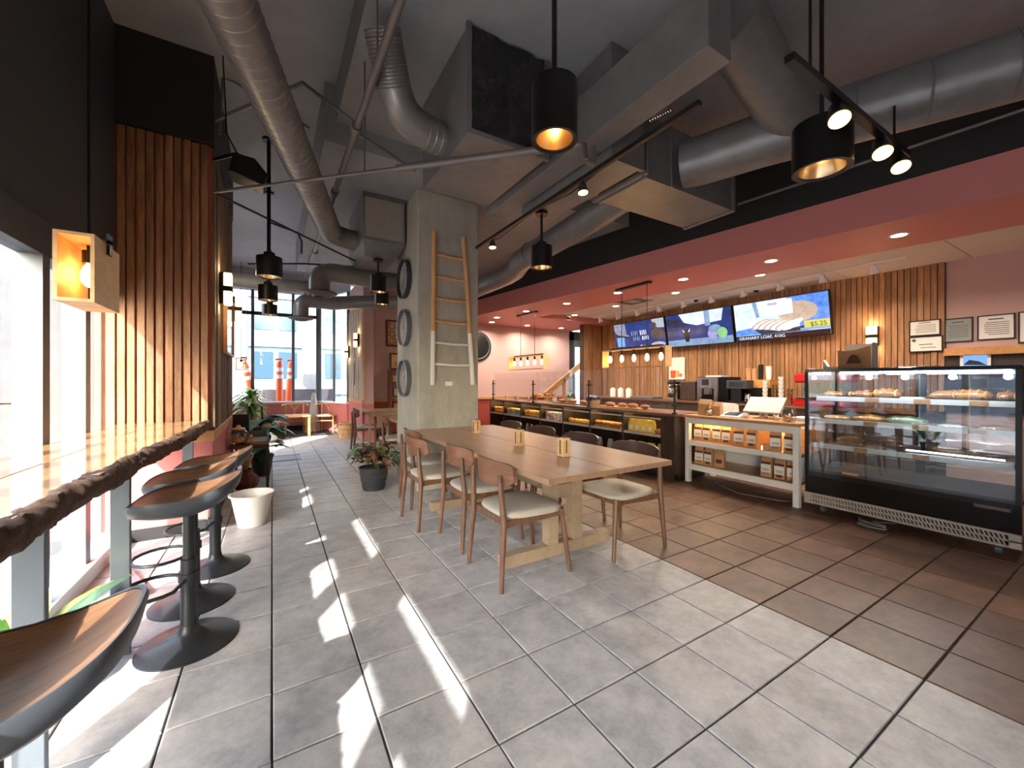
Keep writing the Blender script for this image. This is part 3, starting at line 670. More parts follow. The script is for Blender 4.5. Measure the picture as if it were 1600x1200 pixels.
pth = [(.62, 2.7, 3.62), (.74, 2.85, 3.36)]+arc((.78, 2.88, 3.3), (.86, 2.96, 3.2), (1.15, 2.98, 3.2))
build('tube', B().tube(pth, .12, 22), M['duct'], t, smooth=True); ribs(t, (.62, 2.7, 3.62), (.74, 2.85, 3.36), .12, 16); ribs(t, (.98, 2.965, 3.2), (1.14, 2.98, 3.2), .122, 3)
t = thing('rectangular_duct', 'big grey rectangular duct above the long table with open black end', 'duct', (1.48, 3, 3))
build('casing', B().box(1.15, 1.8, 2.5, 3.45, 3.0, 3.74), M['duct'], t)
build('flange', B().box(1.13, 1.82, 2.47, 2.5, 2.985, 3.02).box(1.13, 1.165, 2.47, 2.5, 3.02, 3.74).box(1.785, 1.82, 2.47, 2.5, 3.02, 3.74), M['duct'], t)
fo = B(); fo.grid([[(1.17+.6*i/10, 2.47+.02*rnd.random(), 3.03+.7*j/8) for i in range(11)] for j in range(9)])
build('foil_liner', fo, M['foil'], t)
duct('narrow_duct', 'narrow grey boxed duct between the big duct and the black track', B().box(1.86, 2.06, 1.2, 3.6, 2.97, 3.3), bevel=.004)
t = thing('rectangular_duct', 'warm lit rectangular duct running right of the black track', 'duct', (2.25, 2.7, 2.9))
build('casing', B().box(2.1, 2.42, 2.11, 3.3, 2.92, 3.74), M['duct'], t); build('flange', B().box(2.09, 2.43, 2.09, 2.12, 2.9, 3.74), M['duct'], t)
t = thing('plenum_box', 'wide low rectangular plenum under the black ceiling at centre right', 'duct', (3.1, 2.4, 2.9))
build('casing', B().box(2.52, 3.72, 2.15, 2.66, 2.9, 3.4), M['duct'], t)
for q in ((2.51, 2.54, 2.135, 2.67, 2.888, 3.41), (2.82, 2.835, 2.14, 2.15, 2.9, 3.4), (3.69, 3.73, 2.135, 2.67, 2.888, 3.41)): build('seam', B().box(*q), M['duct'], t)
build('strap', B().box(2.46, 2.5, 2.1, 2.7, 2.9, 2.93).box(2.47, 2.49, 2.13, 2.15, 2.9, 3.74), M['pipe'], t)
t = thing('round_duct', 'round silver duct rising from the plenum toward the upper right', 'duct', (3.3, 1.3, 3.1))
pth = [(2.98, 2.15, 3.12), (3.05, 2.0, 3.12), (3.2, 1.62, 3.13), (3.55, .85, 3.13), (4.05, -.3, 3.13)]
build('tube', B().tube(pth, .19, 28), M['duct'], t, smooth=True); ribs(t, pth[2], pth[4], .19, 6)
build('branch', B().tube([(2.3, 1.35, 3.42), (3.0, 1.42, 3.25), (3.3, 1.4, 3.14)], .17, 24), M['duct'], t, smooth=True)
t = thing('round_duct', 'round silver duct along the black bulkhead with an elbow into the plenum', 'duct', (3, 5, 2.85))
pth = [(3.05, 9.1, 2.9), (3.05, 5.2, 2.9)]+arc((3.03, 5.0, 2.9), (2.98, 4.8, 2.9), (2.9, 4.6, 2.93))[1:]+arc((2.86, 3.4, 2.98), (2.86, 3.1, 3.0), (2.86, 2.66, 3.06))
build('tube', B().tube(pth, .145, 24), M['duct'], t, smooth=True); ribs(t, (3.05, 5.6, 2.9), (3.05, 8.9, 2.9), .145, 5); ribs(t, (2.88, 4.5, 2.94), (2.86, 3.4, 2.98), .145, 3)
def diffuser(label, x, y, z, r, zt, tail):
    t = thing('round_diffuser', label, 'vent', (x, y, z), group='round ducts with ring diffusers')
    build('tube', B().tube([(x, y, z+.03), (x, y, zt-.22)]+arc((x, y, zt-.15), (x, y, zt), (x+.2, y, zt))+[V(p) for p in tail], .13, 22), M['duct'], t, smooth=True)
    for q, zz in ((1, 0), (.72, -.015), (.44, -.03)): build('ring', B().lathe([(r*q, .0), (r*q*.86, -.02), (r*q*.8, -.012), (r*q*.94, .012), (r*q, .012)], (x, y, z+zz+.03), 30, caps=0), M['pipe'], t, smooth=True)
    build('bracket', B().box(x-.02, x+.02, y-.02, y+.02, z, z+.03), M['pipe'], t)
diffuser('nearer round ceiling duct ending in a ring diffuser left of the column', .55, 5.97, 2.45, .225, 2.78, [(1.2, 6.02, 2.78), (2.6, 6.1, 2.78)])
diffuser('farther round ceiling duct ending in a ring diffuser left of the column', .46, 8.35, 2.43, .225, 2.8, [(1.0, 8.4, 2.8), (1.5, 8.3, 2.85), (2.9, 7.7, 2.9)])
duct('round_duct', 'straight round duct running across near the back window', B().tube([(-1.0, 9.0, 3.17), (.9, 9.0, 3.17)], .13, 22), smooth=True)
def pipe(label, pts, r=.016, name='pipe', m='pipe', cat='pipe', n=8): return one(name, B().tube(pts, r, n), M[m], label, cat, smooth=True)
t = thing('sprinkler_pipe', 'silver pipe crossing diagonally from the pier to the drum pendant', 'pipe', (.7, 3.1, 2.9))
p0, p1 = V((-.42, 4.2, 2.9)), V((1.77, 2.1, 2.9)); pm_ = p0.lerp(p1, .56)
build('thin_run', B().cyl(p0, pm_, .013, n=10), M['pipe'], t, smooth=True); build('thick_run', B().cyl(pm_, p1, .026, n=14), M['pipe'], t, smooth=True)
build('elbow', B().tube([p1, p1+V((.03, -.03, -.01)), p1+V((.035, -.035, -.11))], .03, 12).tube([p1+V((.03, -.03, -.1)), p1+V((.13, -.02, -.1)), p1+V((.14, -.02, .02))], .02, 10), M['pipe'], t, smooth=True)
build('hanger', B().cyl(p0.lerp(p1, .47), p0.lerp(p1, .47)+V((0, 0, .85)), .007, n=8), M['pipe'], t)
pipe('thin dark pipe from the pier running back to the column top', [(-.42, 4.22, 2.9), (1.21, 5.92, 2.9)], .011, m='blackpaint')
t = thing('sprinkler_main', 'grey sprinkler main running to the back under the slab edge', 'pipe', (.56, 5, 3.25))
build('run', B().cyl((.58, .5, 3.3), (.56, 9.0, 3.3), .027, n=12), M['pipe'], t, smooth=True)
for y, z in ((3.35, 3.3), (4.6, 3.3), (6.9, 3.3)): build('coupling', B().cyl((.57, y-.04, z), (.57, y+.04, z), .04, n=12), M['pipe'], t, smooth=True)
for y in (2.6, 5.6, 8): build('hanger', B().cyl((.57, y, 3.32), (.57, y, 3.75 if y < 4 else 3.55), .006, n=6), M['pipe'], t)
pipe('grey branch pipe crossing under the slab behind the spiral duct', [(-.5, 4.5, 3.62), (.2, 3.4, 3.55), (.58, 3.36, 3.34)], .015)
pipe('grey conduit run with a drop along the ceiling at left', [(-.4, 4.4, 3.5), (-.38, 4.42, 4.02), (-.3, 4.5, 4.07), (.35, 4.9, 4.07)], .012)
pipe('grey branch pipe stepping toward the grille box', [(.57, 3.4, 3.3), (.9, 3.55, 3.28), (1.15, 3.7, 3.28)], .015)
pipe('black conduit crossing between the drum pendants and the column', [(-.3, 6.95, 3.0), (.4, 6.6, 3.02), (1.3, 6.3, 3.02)], .013, m='blackpaint')
pipe('looped conduit above the drum pendants', [(-.03, 5.6, 3.2), (.1, 5.75, 3.22), (.28, 5.8, 3.2), (.33, 5.82, 3.1), (.33, 5.85, 2.95)], .011, m='blackpaint')
pipe('thin grey conduit high on the black bulkhead', [(F(2.6)-.06, 2.6, 3.33), (F(-.5)-.06, -.5, 3.36)], .016)
t = thing('chain_hanger', 'thin chain and rod hanging beside the centre ducts', 'chain', (2.48, 2.0, 3.1))
build('rod', B().cyl((2.46, 2.08, 2.9), (2.46, 2.08, 3.75), .006, n=6), M['pipe'], t)
cg = B()
for i in range(9): cg.ell((2.47+i*.03, 2.06, 3.28+i*.02), .018, .008, .012, 8, 5)
build('chain', cg, M['silver'], t)
# speaker
t = thing('speaker', 'black wedge speaker hung on the pier under the ceiling', 'speaker', (-.2, 3.98, 2.88))
build('body', B().prism([(-.30, 2.98), (-.06, 2.92), (-.03, 3.02), (-.12, 3.13), (-.27, 3.14)], 3.9, 4.1, 'y'), M['black'], t, bevel=.008)
build('bracket', B().tube([(-.2, 4.0, 3.14), (-.25, 4.05, 3.2), (-.43, 4.3, 3.22)], .014, 8), M['black'], t); build('wire', B().tube([(-.25, 4.05, 3.2), (-.33, 4.15, 3.4), (-.36, 4.2, 4.08)], .006, 6), M['black'], t)

# black track lights
def head(parent, p, aim, r=.045, L=.09, m='black', glowm='spotglow', group=None):
    p = V(p); a = V(aim).normalized(); q = p+V((0, 0, -.06))
    h = build('lamp_head', B().tube([q-a*L*.5, q-a*L*.1, q+a*L*.5], [r*.55, r*.7, r], 18), M[m], parent, smooth=True)
    build('lens', B().tube([q+a*L*.5, q+a*(L*.5+.004)], r*.85, 18), M[glowm], h, smooth=True)
    build('arm', B().cyl(p, q-a*L*.2, .008, n=8), M[m], h)
    return q+a*(L*.5+.02)
t = thing('track_light', 'short black track with three glowing spotlights at upper right', 'track light', (2.9, .9, 2.7))
build('track', B().box(2.0, 3.52, .88, .92, 2.74, 2.775), M['black'], t)
build('hanger', B().cyl((2.2, .9, 2.77), (2.2, .9, 3.75), .007, n=6).cyl((3.3, .9, 2.77), (3.3, .9, 3.0), .007, n=6), M['black'], t)
for x in (2.5, 3.08, 3.38):
    e = head(t, (x, .9, 2.74), (-.35, -.25, -.8), .055, .11); lamp('SPOT', e, PW['spot'], aim=(-.35, -.25, -.8), angle=80)
t = thing('track_light', 'long black ceiling track with small round spotlights right of the column', 'track light', (2.09, 2.6, 2.85))
build('track', B().box(2.075, 2.105, 1.4, 4.3, 2.87, 2.9), M['black'], t)
build('cable', B().tube([(2.11, 1.8, 2.93), (2.13, 2.6, 2.86), (2.12, 3.1, 2.9), (2.13, 3.8, 2.86), (2.1, 4.25, 2.9)], .007, 6), M['black'], t)
for y in (2.4, 3.9):
    e = head(t, (2.09, y, 2.87), (0, -.1, -1), .045, .07, 'potgrey', 'spotglow'); lamp('SPOT', e, PW['spot'], aim=(.1, -.1, -1), angle=90)

# recessed lights
def recess(label, x, y, z, pw, group):
    t = thing('recessed_light', label, 'ceiling light', (x, y, z-.008), group=group)
    build('trim_ring', B().lathe([(.06, 0), (.085, .002), (.085, .008), (.06, .008)], (x, y, z-.008), 24, caps=0), M['white'], t, smooth=True)
    build('lens', B().cyl((x, y, z-.006), (x, y, z-.001), .06, n=24), M['led'], t)
    lamp('AREA', (x, y, z-.012), pw, (1, .86, .70), size=.1, angle=150)
for k, (x, y) in enumerate([(5.336, 1.42), (5.16, 2.52), (5.02, 3.62), (4.87, 4.73), (4.73, 5.88), (4.53, 6.97), (4.4, 8.0)]):
    recess(f'warm recessed light in the rose soffit, {ORD[k]} from the right', x, y, 2.75, PW['recess'], 'recessed lights in the rose soffit')
for k, (x, y) in enumerate([(4.65, 8.7), (5.72, 8.75), (6.8, 8.7)]):
    recess(f'warm recessed light above the back wall, {ORD[k]} from the left', x, y, 2.75, PW['recess'], 'recessed lights above the back wall')
for k, (x, y) in enumerate([(6.06, 3.11), (6.03, 4.5), (6.06, 5.94), (6.06, 7.25)]):
    recess(f'recessed light in the white ceiling behind the counter, {ORD[k]} from the right', x, y, 2.838, PW['white'], 'recessed lights in the white ceiling')
for y, lb in ((1.7, 'added unseen recessed light behind the soffit edge above the display case'), (.25, 'added unseen recessed light in the white ceiling nearest the right picture edge')):  # hidden fittings added to brighten the wall around the certificates
    recess(lb, 6.06, y, 2.838, PW['white'], 'recessed lights in the white ceiling')
# white track
t = thing('white_track_light', 'long white ceiling track with ten white spotlights above the menu screens', 'track light', (6.68, 4.4, 2.8))
build('track', B().box(6.665, 6.695, 1.7, 7.3, 2.812, 2.836), M['white'], t)
for k in range(10):
    y = 2.02+k*.56
    q = V((6.68, y, 2.76)); a = V((.5, 0, -.85)).normalized()
    h = build('lamp_head', B().tube([q-a*.05, q-a*.01, q+a*.06], [.028, .032, .06], 16), M['white'], t, smooth=True)
    build('lens', B().tube([q+a*.056, q+a*.06], .05, 16), M['led'], h)
    build('arm', B().cyl((6.68, y, 2.82), q-a*.03, .009, n=8), M['white'], h)
    lamp('SPOT', q+a*.08, PW['track'], (1, .82, .6), aim=a, angle=85)
for k, (x, y, lab) in enumerate([(6.75, 4.6, 'white dome camera on the ceiling, nearer the middle screen'), (6.9, 3.6, 'white dome camera on the ceiling above the right screen'), (6.0, 7.4, 'white dome detector at the far end of the white ceiling')]):
    t = thing('dome_camera', lab, 'camera', (x, y, 2.76), group='small white ceiling domes')
    build('housing', B().cyl((x, y, 2.8), (x, y, 2.838), .05, n=18), M['white'], t, smooth=True); build('dome', B().ell((x, y, 2.8), .042, .042, .04), M['blackg'], t, smooth=True)
vb = thing('ceiling_vent', 'square louvred air vent in the white ceiling above the first screen', 'vent', (5.95, 5.4, 2.82))
for q in (.28, .2, .12): build('louvre', B().box(5.95-q, 5.95+q, 5.4-q, 5.4-q+.03, 2.82, 2.838).box(5.95-q, 5.95+q, 5.4+q-.03, 5.4+q, 2.82, 2.838).box(5.95-q, 5.95-q+.03, 5.4-q+.03, 5.4+q-.03, 2.82, 2.838).box(5.95+q-.03, 5.95+q, 5.4-q+.03, 5.4+q-.03, 2.82, 2.838), M['trimgrey' if q != .2 else 'ink'], vb)

# ---------------------------------------------------------------- menu screens
def text(s, parent, o, ux, uy, size, m, name='lettering'):
    c = bpy.data.curves.new(name, 'FONT'); c.body = s; c.size = size; c.extrude = .001; c.resolution_u = 3
    to = bpy.data.objects.new(name, c); COL.objects.link(to); me = bpy.data.meshes.new_from_object(to)
    COL.objects.unlink(to); bpy.data.objects.remove(to)
    ux, uy, o = V(ux), V(uy), V(o)-OFF.get(parent.name, V((0, 0, 0))); nz = ux.cross(uy)
    for v in me.vertices: v.co = o+ux*v.co.x+uy*v.co.y+nz*v.co.z
    me.materials.append(m); q = bpy.data.objects.new(name, me); COL.objects.link(q); q.parent = parent; return q
def smat(name, c, c2=None, s=.42, scale=4):
    m = mat(name, c, c2, rough=.15, scale=scale, lo=.35, hi=.65, rand=False); N = m.node_tree.nodes; L = m.node_tree.links; p = N['Principled BSDF']
    p.inputs['Emission Color'].default_value = srgb(c); p.inputs['Emission Strength'].default_value = s
    for l in list(L):
        if l.to_socket == p.inputs['Base Color']: L.new(l.from_socket, p.inputs['Emission Color']); L.remove(l)
    p.inputs['Base Color'].default_value = (.01, .01, .01, 1); return m
SC = {k: smat('screen '+k, *v) for k, v in dict(navy=((22, 40, 92), (40, 66, 140)), blue=((60, 110, 220), (120, 170, 250), .42, 9), sky=((190, 214, 250), (236, 242, 255)), bread=((186, 160, 140), (214, 190, 170), .4, 12), crumb=((214, 204, 204), (240, 236, 236), .5, 9), wine=((46, 14, 24), None), dark=((28, 32, 52), (50, 58, 84)), plank=((96, 106, 136), (150, 150, 166), .5, 14), ltblue=((120, 168, 232), None), yellow=((206, 202, 96), None), white=((236, 240, 250), None), steelb=((104, 134, 172), (150, 176, 206)), green=((120, 190, 120), (160, 210, 150)), lilac=((150, 140, 200), (180, 170, 220)), brown=((74, 56, 60), (104, 84, 84)), grey=((140, 144, 160), (176, 180, 190), .5, 14), bk=((16, 18, 26), None)).items()}
def screen(label, yL, yR, shapes):
    def P(u, v, o=0): return V((7.375-.125*v-.98*o, yL+(yR-yL)*u, 2.015+.675*v-.19*o))
    t = thing('menu_screen', label, 'screen', P(.5, 0))
    b = B(); b.add([P(u, v, o) for o in (0, .05) for (u, v) in ((0, 0), (1, 0), (1, 1), (0, 1))], [(3,2,1,0),(4,5,6,7),(0,1,5,4),(1,2,6,5),(2,3,7,6),(3,0,4,7)])
    build('bezel', b, M['black'], t)
    e = .012
    pn = build('panel', B().add([P(u, v, .0505) for (u, v) in ((e, e*2), (1-e, e*2), (1-e, 1-2*e), (e, 1-2*e))], [(0, 1, 2, 3)]), SC[shapes[0]], t)
    b = B(); ms = []; 
    for k, (m, poly) in enumerate(shapes[1:]):
        if SC[m] not in ms: ms.append(SC[m])
        b.mi = ms.index(SC[m]); o = .0512+k*.00025
        b.add([P(e+(1-2*e)*u, 2*e+(1-4*e)*v, o) for u, v in poly], [tuple(range(len(poly)))])
    build('picture', b, ms, pn)
    build('wall_mount', B().box(7.36, 7.462, min(yL, yR)+.5, max(yL, yR)-.5, 2.1, 2.5), M['black'], t)
    return t, P
rect = lambda a, b_, c, d: [(a, c), (b_, c), (b_, d), (a, d)]
oval = lambda cx, cy, rx, ry, rot=0, n=18: [(cx+rx*math.cos(a)*math.cos(rot)-ry*math.sin(a)*math.sin(rot), cy+rx*math.cos(a)*math.sin(rot)+ry*math.sin(a)*math.cos(rot)) for a in [2*math.pi*i/n for i in range(n)]]
sh = ['navy', ('plank', [(0, 1), (.24, .98), (.26, .55), (.06, .62), (0, .75)]), ('plank', [(.12, .66), (.3, .56), (.3, .5), (.05, .58)]), ('bk', [(.02, .62), (.3, .5), (.3, .46), (.02, .54)]), ('ltblue', rect(.04, .2, .16, .5)), ('bk', rect(.02, .22, .1, .13)), ('grey', [(.78, 1), (1, 1), (1, .68), (.88, .7), (.8, .8)]), ('brown', oval(.86, .5, .12, .2)), ('brown', oval(.8, .8, .06, .1)), ('grey', oval(.86, .14, .13, .09)), ('grey', oval(.54, .14, .025, .04)), ('grey', oval(.6, .1, .02, .05))]
for i, (u, w) in enumerate([(.36, .02), (.4, .012), (.435, .02), (.475, .01), (.54, .022), (.58, .012), (.61, .022), (.65, .012)]):
    sh.append(('steelb' if u < .5 else 'white', [(u, .52), (u+w, .52), (u+w*.6, .68), (u-.004, .68)])); sh.append(('steelb' if u < .5 else 'white', rect(u+.03, u+.03+w, .34, .47)))
screen('menu screen with dark blue picture and planks, leftmost of three', 7.15, 5.665, sh)
sh = ['navy', ('steelb', rect(0, 1, 0, .2)), ('sky', [(.22, 1), (.9, 1), (.86, .66), (.5, .6), (.3, .72)]), ('steelb', rect(.62, .7, .55, 1)), ('dark', [(.0, .9), (.2, .86), (.36, .66), (.3, .6), (0, .66)])]
for k in range(6): sh.append(('dark', rect(0, .2, .3+k*.1, .34+k*.1)))
sh += [('bk', [(.27, .5), (.38, .5), (.36, .12), (.3, .12)]), ('white', [(.26, .52), (.3, .44), (.28, .42)]), ('white', [(.39, .54), (.35, .44), (.37, .42)]), ('lilac', oval(.72, .3, .07, .16)), ('steelb', oval(.76, .44, .09, .12)), ('green', oval(.86, .3, .07, .16))]
screen('menu screen showing a dark drink and coloured glasses, middle of three', 5.64, 4.2, sh)
sh = ['sky', ('blue', [(.6, 1), (1, 1), (1, .2), (.72, .2), (.7, .6)]), ('blue', [(0, .28), (.24, .34), (.3, .14), (0, .14)]), ('steelb', [(.22, 1), (.27, 1), (.3, .6), (.26, .58)]), ('dark', [(.2, .34), (.5, .18), (.86, .3), (.8, .14), (.3, .13)]), ('bread', oval(.7, .62, .2, .26)), ('crumb', [(.34, .98), (.66, .96), (.66, .6), (.4, .56), (.32, .7)]), ('grey', rect(.4, .5, .86, .92))]
for k in range(6): sh.append(('bread', oval(.3+k*.065, .4-.02*k, .06, .15, -.7))); sh.append(('crumb', oval(.312+k*.065, .39-.02*k, .05, .135, -.7)))
sh += [('crumb', oval(.64, .33, .055, .16, -.75)), ('wine', [(0, 0), (1, 0), (1, .13), (0, .13)]), ('dark', [(0, 0), (.42, 0), (.42, .12), (0, .12)]), ('ltblue', rect(.72, 1, .15, .2)), ('yellow', rect(.76, 1, .2, .37))]
t, P = screen('menu screen showing a sliced loaf and yellow price tag, rightmost of three', 4.175, 2.7, sh)
ux = (P(1, 0)-P(0, 0)).normalized(); uy = (P(0, 1)-P(0, 0)).normalized()
text('GRANARY LOAF, 410G', t, P(.045, .045, .057), ux, uy, .075, SC['white']); text('$5.25', t, P(.81, .235, .057), ux, uy, .10, SC['bk'])

# ---------------------------------------------------------------- counters
BY = [8.41, 7.77, 7.06, 6.35, 5.64, 4.93, 4.22, 3.53]
ct = thing('shelf_counter', 'long dark counter with open shelf bays of bread and packs below', 'counter', (4.8, 5.85, 0))
build('counter_top', B().box(4.43, 5.12, 3.31, 8.44, .835, .87), M['countertop'], ct, bevel=.004)
build('plinth', B().box(4.5, 5.08, 3.33, 8.4, 0, .08), M['black'], ct); build('back_panel', B().box(5.04, 5.08, 3.33, 8.42, .08, .835), M['darkwood'], ct)
build('bottom_board', B().box(4.46, 5.04, 3.53, 8.41, .08, .11), M['darkwood'], ct)
for k, y in enumerate(BY): build('divider', B().box(4.45, 5.04, y-.02, y+.02, .08, .835), M['darkwood'], ct)
build('end_panel', B().box(4.45, 5.04, 3.33, 3.51, .08, .835), M['darkwood'], ct)
for k in range(5): build('end_plank', B().box(4.44, 4.45, 3.335+k*.036, 3.367+k*.036, .0, .835), M['darkwood'], ct)
for a, b_ in zip(BY[1:], BY[:-1]):
    build('shelf', B().box(4.46, 5.04, a+.02, b_-.02, .545, .565), M['darkwood'], ct); build('shelf_lip', B().box(4.445, 4.46, a+.02, b_-.02, .54, .575), M['trimgrey'], ct)
    build('top_lip', B().box(4.445, 4.46, a+.02, b_-.02, .775, .795), M['trimgrey'], ct)
    build('led_strip', B().box(4.6, 4.63, a+.06, b_-.06, .826, .832), M['ledy'], ct)
    lamp('POINT', (4.62, (a+b_)/2, .78), PW['shelf']*.35, (1, .76, .42), size=.05)
gg = thing('sneeze_guard', 'clear glass counter guard on black posts along the dark counter', 'glass guard', (4.47, 5.8, .87))
PY_ = [8.3, 6.62, 4.985, 3.35]
for y in PY_:
    p = build('post', B().cyl((4.47, y, .87), (4.47, y, 1.31), .014, n=12).cyl((4.47, y, .87), (4.47, y, .885), .035, n=16), M['black'], gg, smooth=True)
    build('clip', B().box(4.45, 4.505, y-.03, y+.03, .97, .99).box(4.45, 4.505, y-.03, y+.03, 1.22, 1.24), M['black'], p)
for a, b_ in zip(PY_[1:], PY_[:-1]): build('pane', B().box(4.49, 4.497, a+.012, b_-.012, .9, 1.475), M['guard'], gg)
build('top_pane', B().box(4.5, 4.82, 3.4, 8.28, 1.30, 1.307), M['guard'], gg)

def loaf(b, c, rx, ry, rz): b.ell((c[0], c[1], c[2]+rz*.8), rx, ry, rz, 12, 7, .04)
def put(name, b, m, label, cat, group=None, **k): return one(name, b, m, label, cat, group, **k)
bay = lambda k: ((BY[k]+BY[k+1])/2, BY[k]-BY[k+1])
BN = ['farthest bay', 'second farthest bay', 'third farthest bay', 'middle bay', 'third nearest bay', 'second nearest bay', 'nearest bay']
def spread(k, n, z, fn, rows=1, dx=.14):
    y0, w = bay(k); i = 0
    for r in range(rows):
        for j in range(n):
            y = y0+w/2-.09-(w-.18)*(j/(max(n-1, 1))); fn(4.56+r*dx+rnd.uniform(-.01, .01), y, z, i); i += 1
def lab(k, i, what, where='upper shelf'): return f'{what}, {ORD[i]} from left, {where}, {BN[k]}'
def bun_at(k, what, s=1, m='bun', name='bun_pack', up=1):
    def f(x, y, z, i):
        b = B()
        for dz in range(up):
            for q in range(2): b.ell((x+rnd.uniform(-.02, .02), y-.03*s+.06*s*q, z+.038*s+dz*.062*s), .045*s, .042*s, .038*s, 10, 6, .05)
        put(name, b, M[m], lab(k, i, what), 'bread', f'{what} ({BN[k]})', smooth=True)
    return f
spread(0, 4, .566, bun_at(0, 'golden bun pack', 1, up=2))
def f(x, y, z, i):
    t = thing('gift_box', lab(1, i, 'blue grey box with yellow lid'), 'box', (x, y, z), group='boxes in the second bay')
    build('body', B().cbox((x, y, z), .14, .24, .10), M['bluegrey'], t); build('lid', B().cbox((x, y, z+.1), .146, .246, .03), M['yellow'], t); build('emblem', B().cbox((x-.0715, y-.02, z+.04), .002, .06, .025), M['ink'], t)
y0, w = bay(1); f(4.56, y0+.15, .566, 0); f(4.56, y0-.14, .566, 1)
spread(2, 5, .566, bun_at(2, 'bagged orange buns', 1, up=2))
def f(x, y, z, i):
    t = thing('jar', lab(3, i, 'red and white jar with pale lid'), 'jar', (x, y, z), group='jars in the fourth bay')
    build('body', B().cyl((x, y, z), (x, y, z+.13), .03, n=14), M['jarred'], t, smooth=True); build('lid', B().cyl((x, y, z+.13), (x, y, z+.15), .028, n=14), M['white'], t, smooth=True)
spread(3, 8, .566, f)
spread(4, 6, .566, bun_at(4, 'pale yellow pastry pack', 1.05, up=1))
def f(x, y, z, i):
    t = thing('pastry_tray', lab(5, i, 'clear tray of small pastries'), 'pastry', (x, y, z), group='pastry trays in the second near bay')
    b = B()
    for q in range(3): b.ell((x, y-.04+.04*q, z+.075), .05, .022, .025, 9, 5, .05)
    build('pastry', b, M['bun'], t, smooth=True); build('tray', B().cbox((x, y, z), .13, .125, .05), M['jarglass'], t); build('row', B().cbox((x, y, z+.005), .11, .11, .035), M['bread'], t)
spread(5, 5, .566, f)
def bagmesh(b, x, y, z, w, d, h):
    b.add([(x-d/2,y-w/2,z),(x+d/2,y-w/2,z),(x+d/2,y+w/2,z),(x-d/2,y+w/2,z),(x-d*.42,y-w*.49,z+h*.7),(x+d*.42,y-w*.49,z+h*.7),(x+d*.42,y+w*.49,z+h*.7),(x-d*.42,y+w*.49,z+h*.7),(x-.006,y-w*.47,z+h),(x+.006,y-w*.47,z+h),(x+.006,y+w*.47,z+h),(x-.006,y+w*.47,z+h)],
          [(3,2,1,0)]+[(i+o, (i+1) % 4+o, (i+1) % 4+o+4, i+o+4) for o in (0, 4) for i in range(4)]+[(8,9,10,11)]); return b
def f(x, y, z, i):
    t = thing('yellow_pack', lab(6, i, 'bright yellow snack pack'), 'pack', (x, y, z), group='yellow packs in the near bay')
    build('pouch', bagmesh(B(), x, y, z, .12, .06, .18), M['yellow'], t, bevel=.004); build('label_patch', B().add([(x-.031, y-.03, z+.03), (x-.031, y+.03, z+.03), (x-.03, y+.03, z+.09), (x-.03, y-.03, z+.09)], [(0, 1, 2, 3)]), M['paper'], t)
y0, w = bay(6)
for i in range(4): f(4.56, y0+.26-i*.115, .566, i)
put('bread_roll', B().ell((4.55, y0-.24, .606), .06, .08, .04, 12, 7, .04), M['bread'], 'flat brown bread roll right of the yellow packs, nearest bay', 'bread', smooth=True)
def low(k, n, m, what, h=.18, w=.1):
    def f(x, y, z, i): put('low_pack', bagmesh(B(), x, y, z, w, .06, h), M[m], lab(k, i, what, 'lower shelf'), 'pack', f'{what} on the lower shelf', bevel=.004)
    spread(k, n, .111, f)
low(1, 4, 'darkwood', 'dark wrapped pack', .3); low(2, 4, 'bluegrey', 'grey bottle bag', .3, .08); low(4, 4, 'maroon', 'maroon pack', .3); low(5, 3, 'bluegrey', 'pale grey pack', .28); low(6, 4, 'olive', 'yellow green pack', .32, .13)

# things on the dark counter
def cup(x, y, z, label, r=.04, h=.09, m='white', group='cups on the dark counter'): put('cup', B().lathe([(r*.7, 0), (r, h), (r*.9, h), (r*.62, .008)], (x, y, z), 16), M[m], label, 'cup', group, smooth=True)
for i, (x, y) in enumerate([(4.7, 8.1), (4.75, 7.75), (4.68, 7.55), (4.8, 7.3), (4.72, 7.15), (4.85, 6.4), (4.7, 6.25)]): cup(x, y, .87, f'small pale cup on the dark counter, {ORD[i]} from the far end')
def stand(x, y, z, h, r, label, nb, m='bun'):
    t = thing('cake_stand', label, 'cake stand', (x, y, z), group='cake stands with pastries')
    build('foot', B().lathe([(r*.5, 0), (r*.45, .01), (.015, .02), (.015, h-.02), (r, h-.012), (r, h), (.01, h)], (x, y, z), 24), M['ply'], t, smooth=True)
    b = B()
    for i in range(nb): a = 2*math.pi*i/nb; b.ell((x+r*.6*math.cos(a), y+r*.6*math.sin(a), z+h+.03), .04, .04, .032, 10, 6, .05)
    put('pastry', b, M[m], 'pastries heaped on the '+label, 'pastry', smooth=True, at=(x, y, z+h))
stand(4.82, 7.0, .87, .1, .13, 'wooden cake stand beyond the second guard post', 6); stand(4.75, 6.45, .87, .12, .13, 'wooden cake stand just right of the second guard post', 6, 'bread')
def board(x, y, w, l, label, m='rail'): put('serving_board', B().box(x-w/2, x+w/2, y-l/2, y+l/2, .87, .89), M[m], label, 'board', bevel=.006)
board(4.78, 5.75, .3, .9, 'brown serving board in the middle of the dark counter', 'countertop'); board(4.75, 4.45, .3, .8, 'brown serving board near the last guard post')
for i, (x, y, s) in enumerate([(4.72, 6.0, 1), (4.76, 5.75, 1.1), (4.8, 5.5, .9), (4.72, 4.75, 1), (4.75, 4.52, .9), (4.72, 4.28, 1), (4.74, 4.06, .8)]):
    b = B(); loaf(b, (x, y, .89), .06*s, .1*s, .04*s); put('pastry_loaf', b, M['bread'], f'small brown loaf on the counter boards, {ORD[i]} from the far end', 'bread', 'small loaves on the dark counter', smooth=True)
t = thing('bread_basket', 'round wicker basket of bread left of the middle guard post', 'basket', (4.78, 5.22, .87))
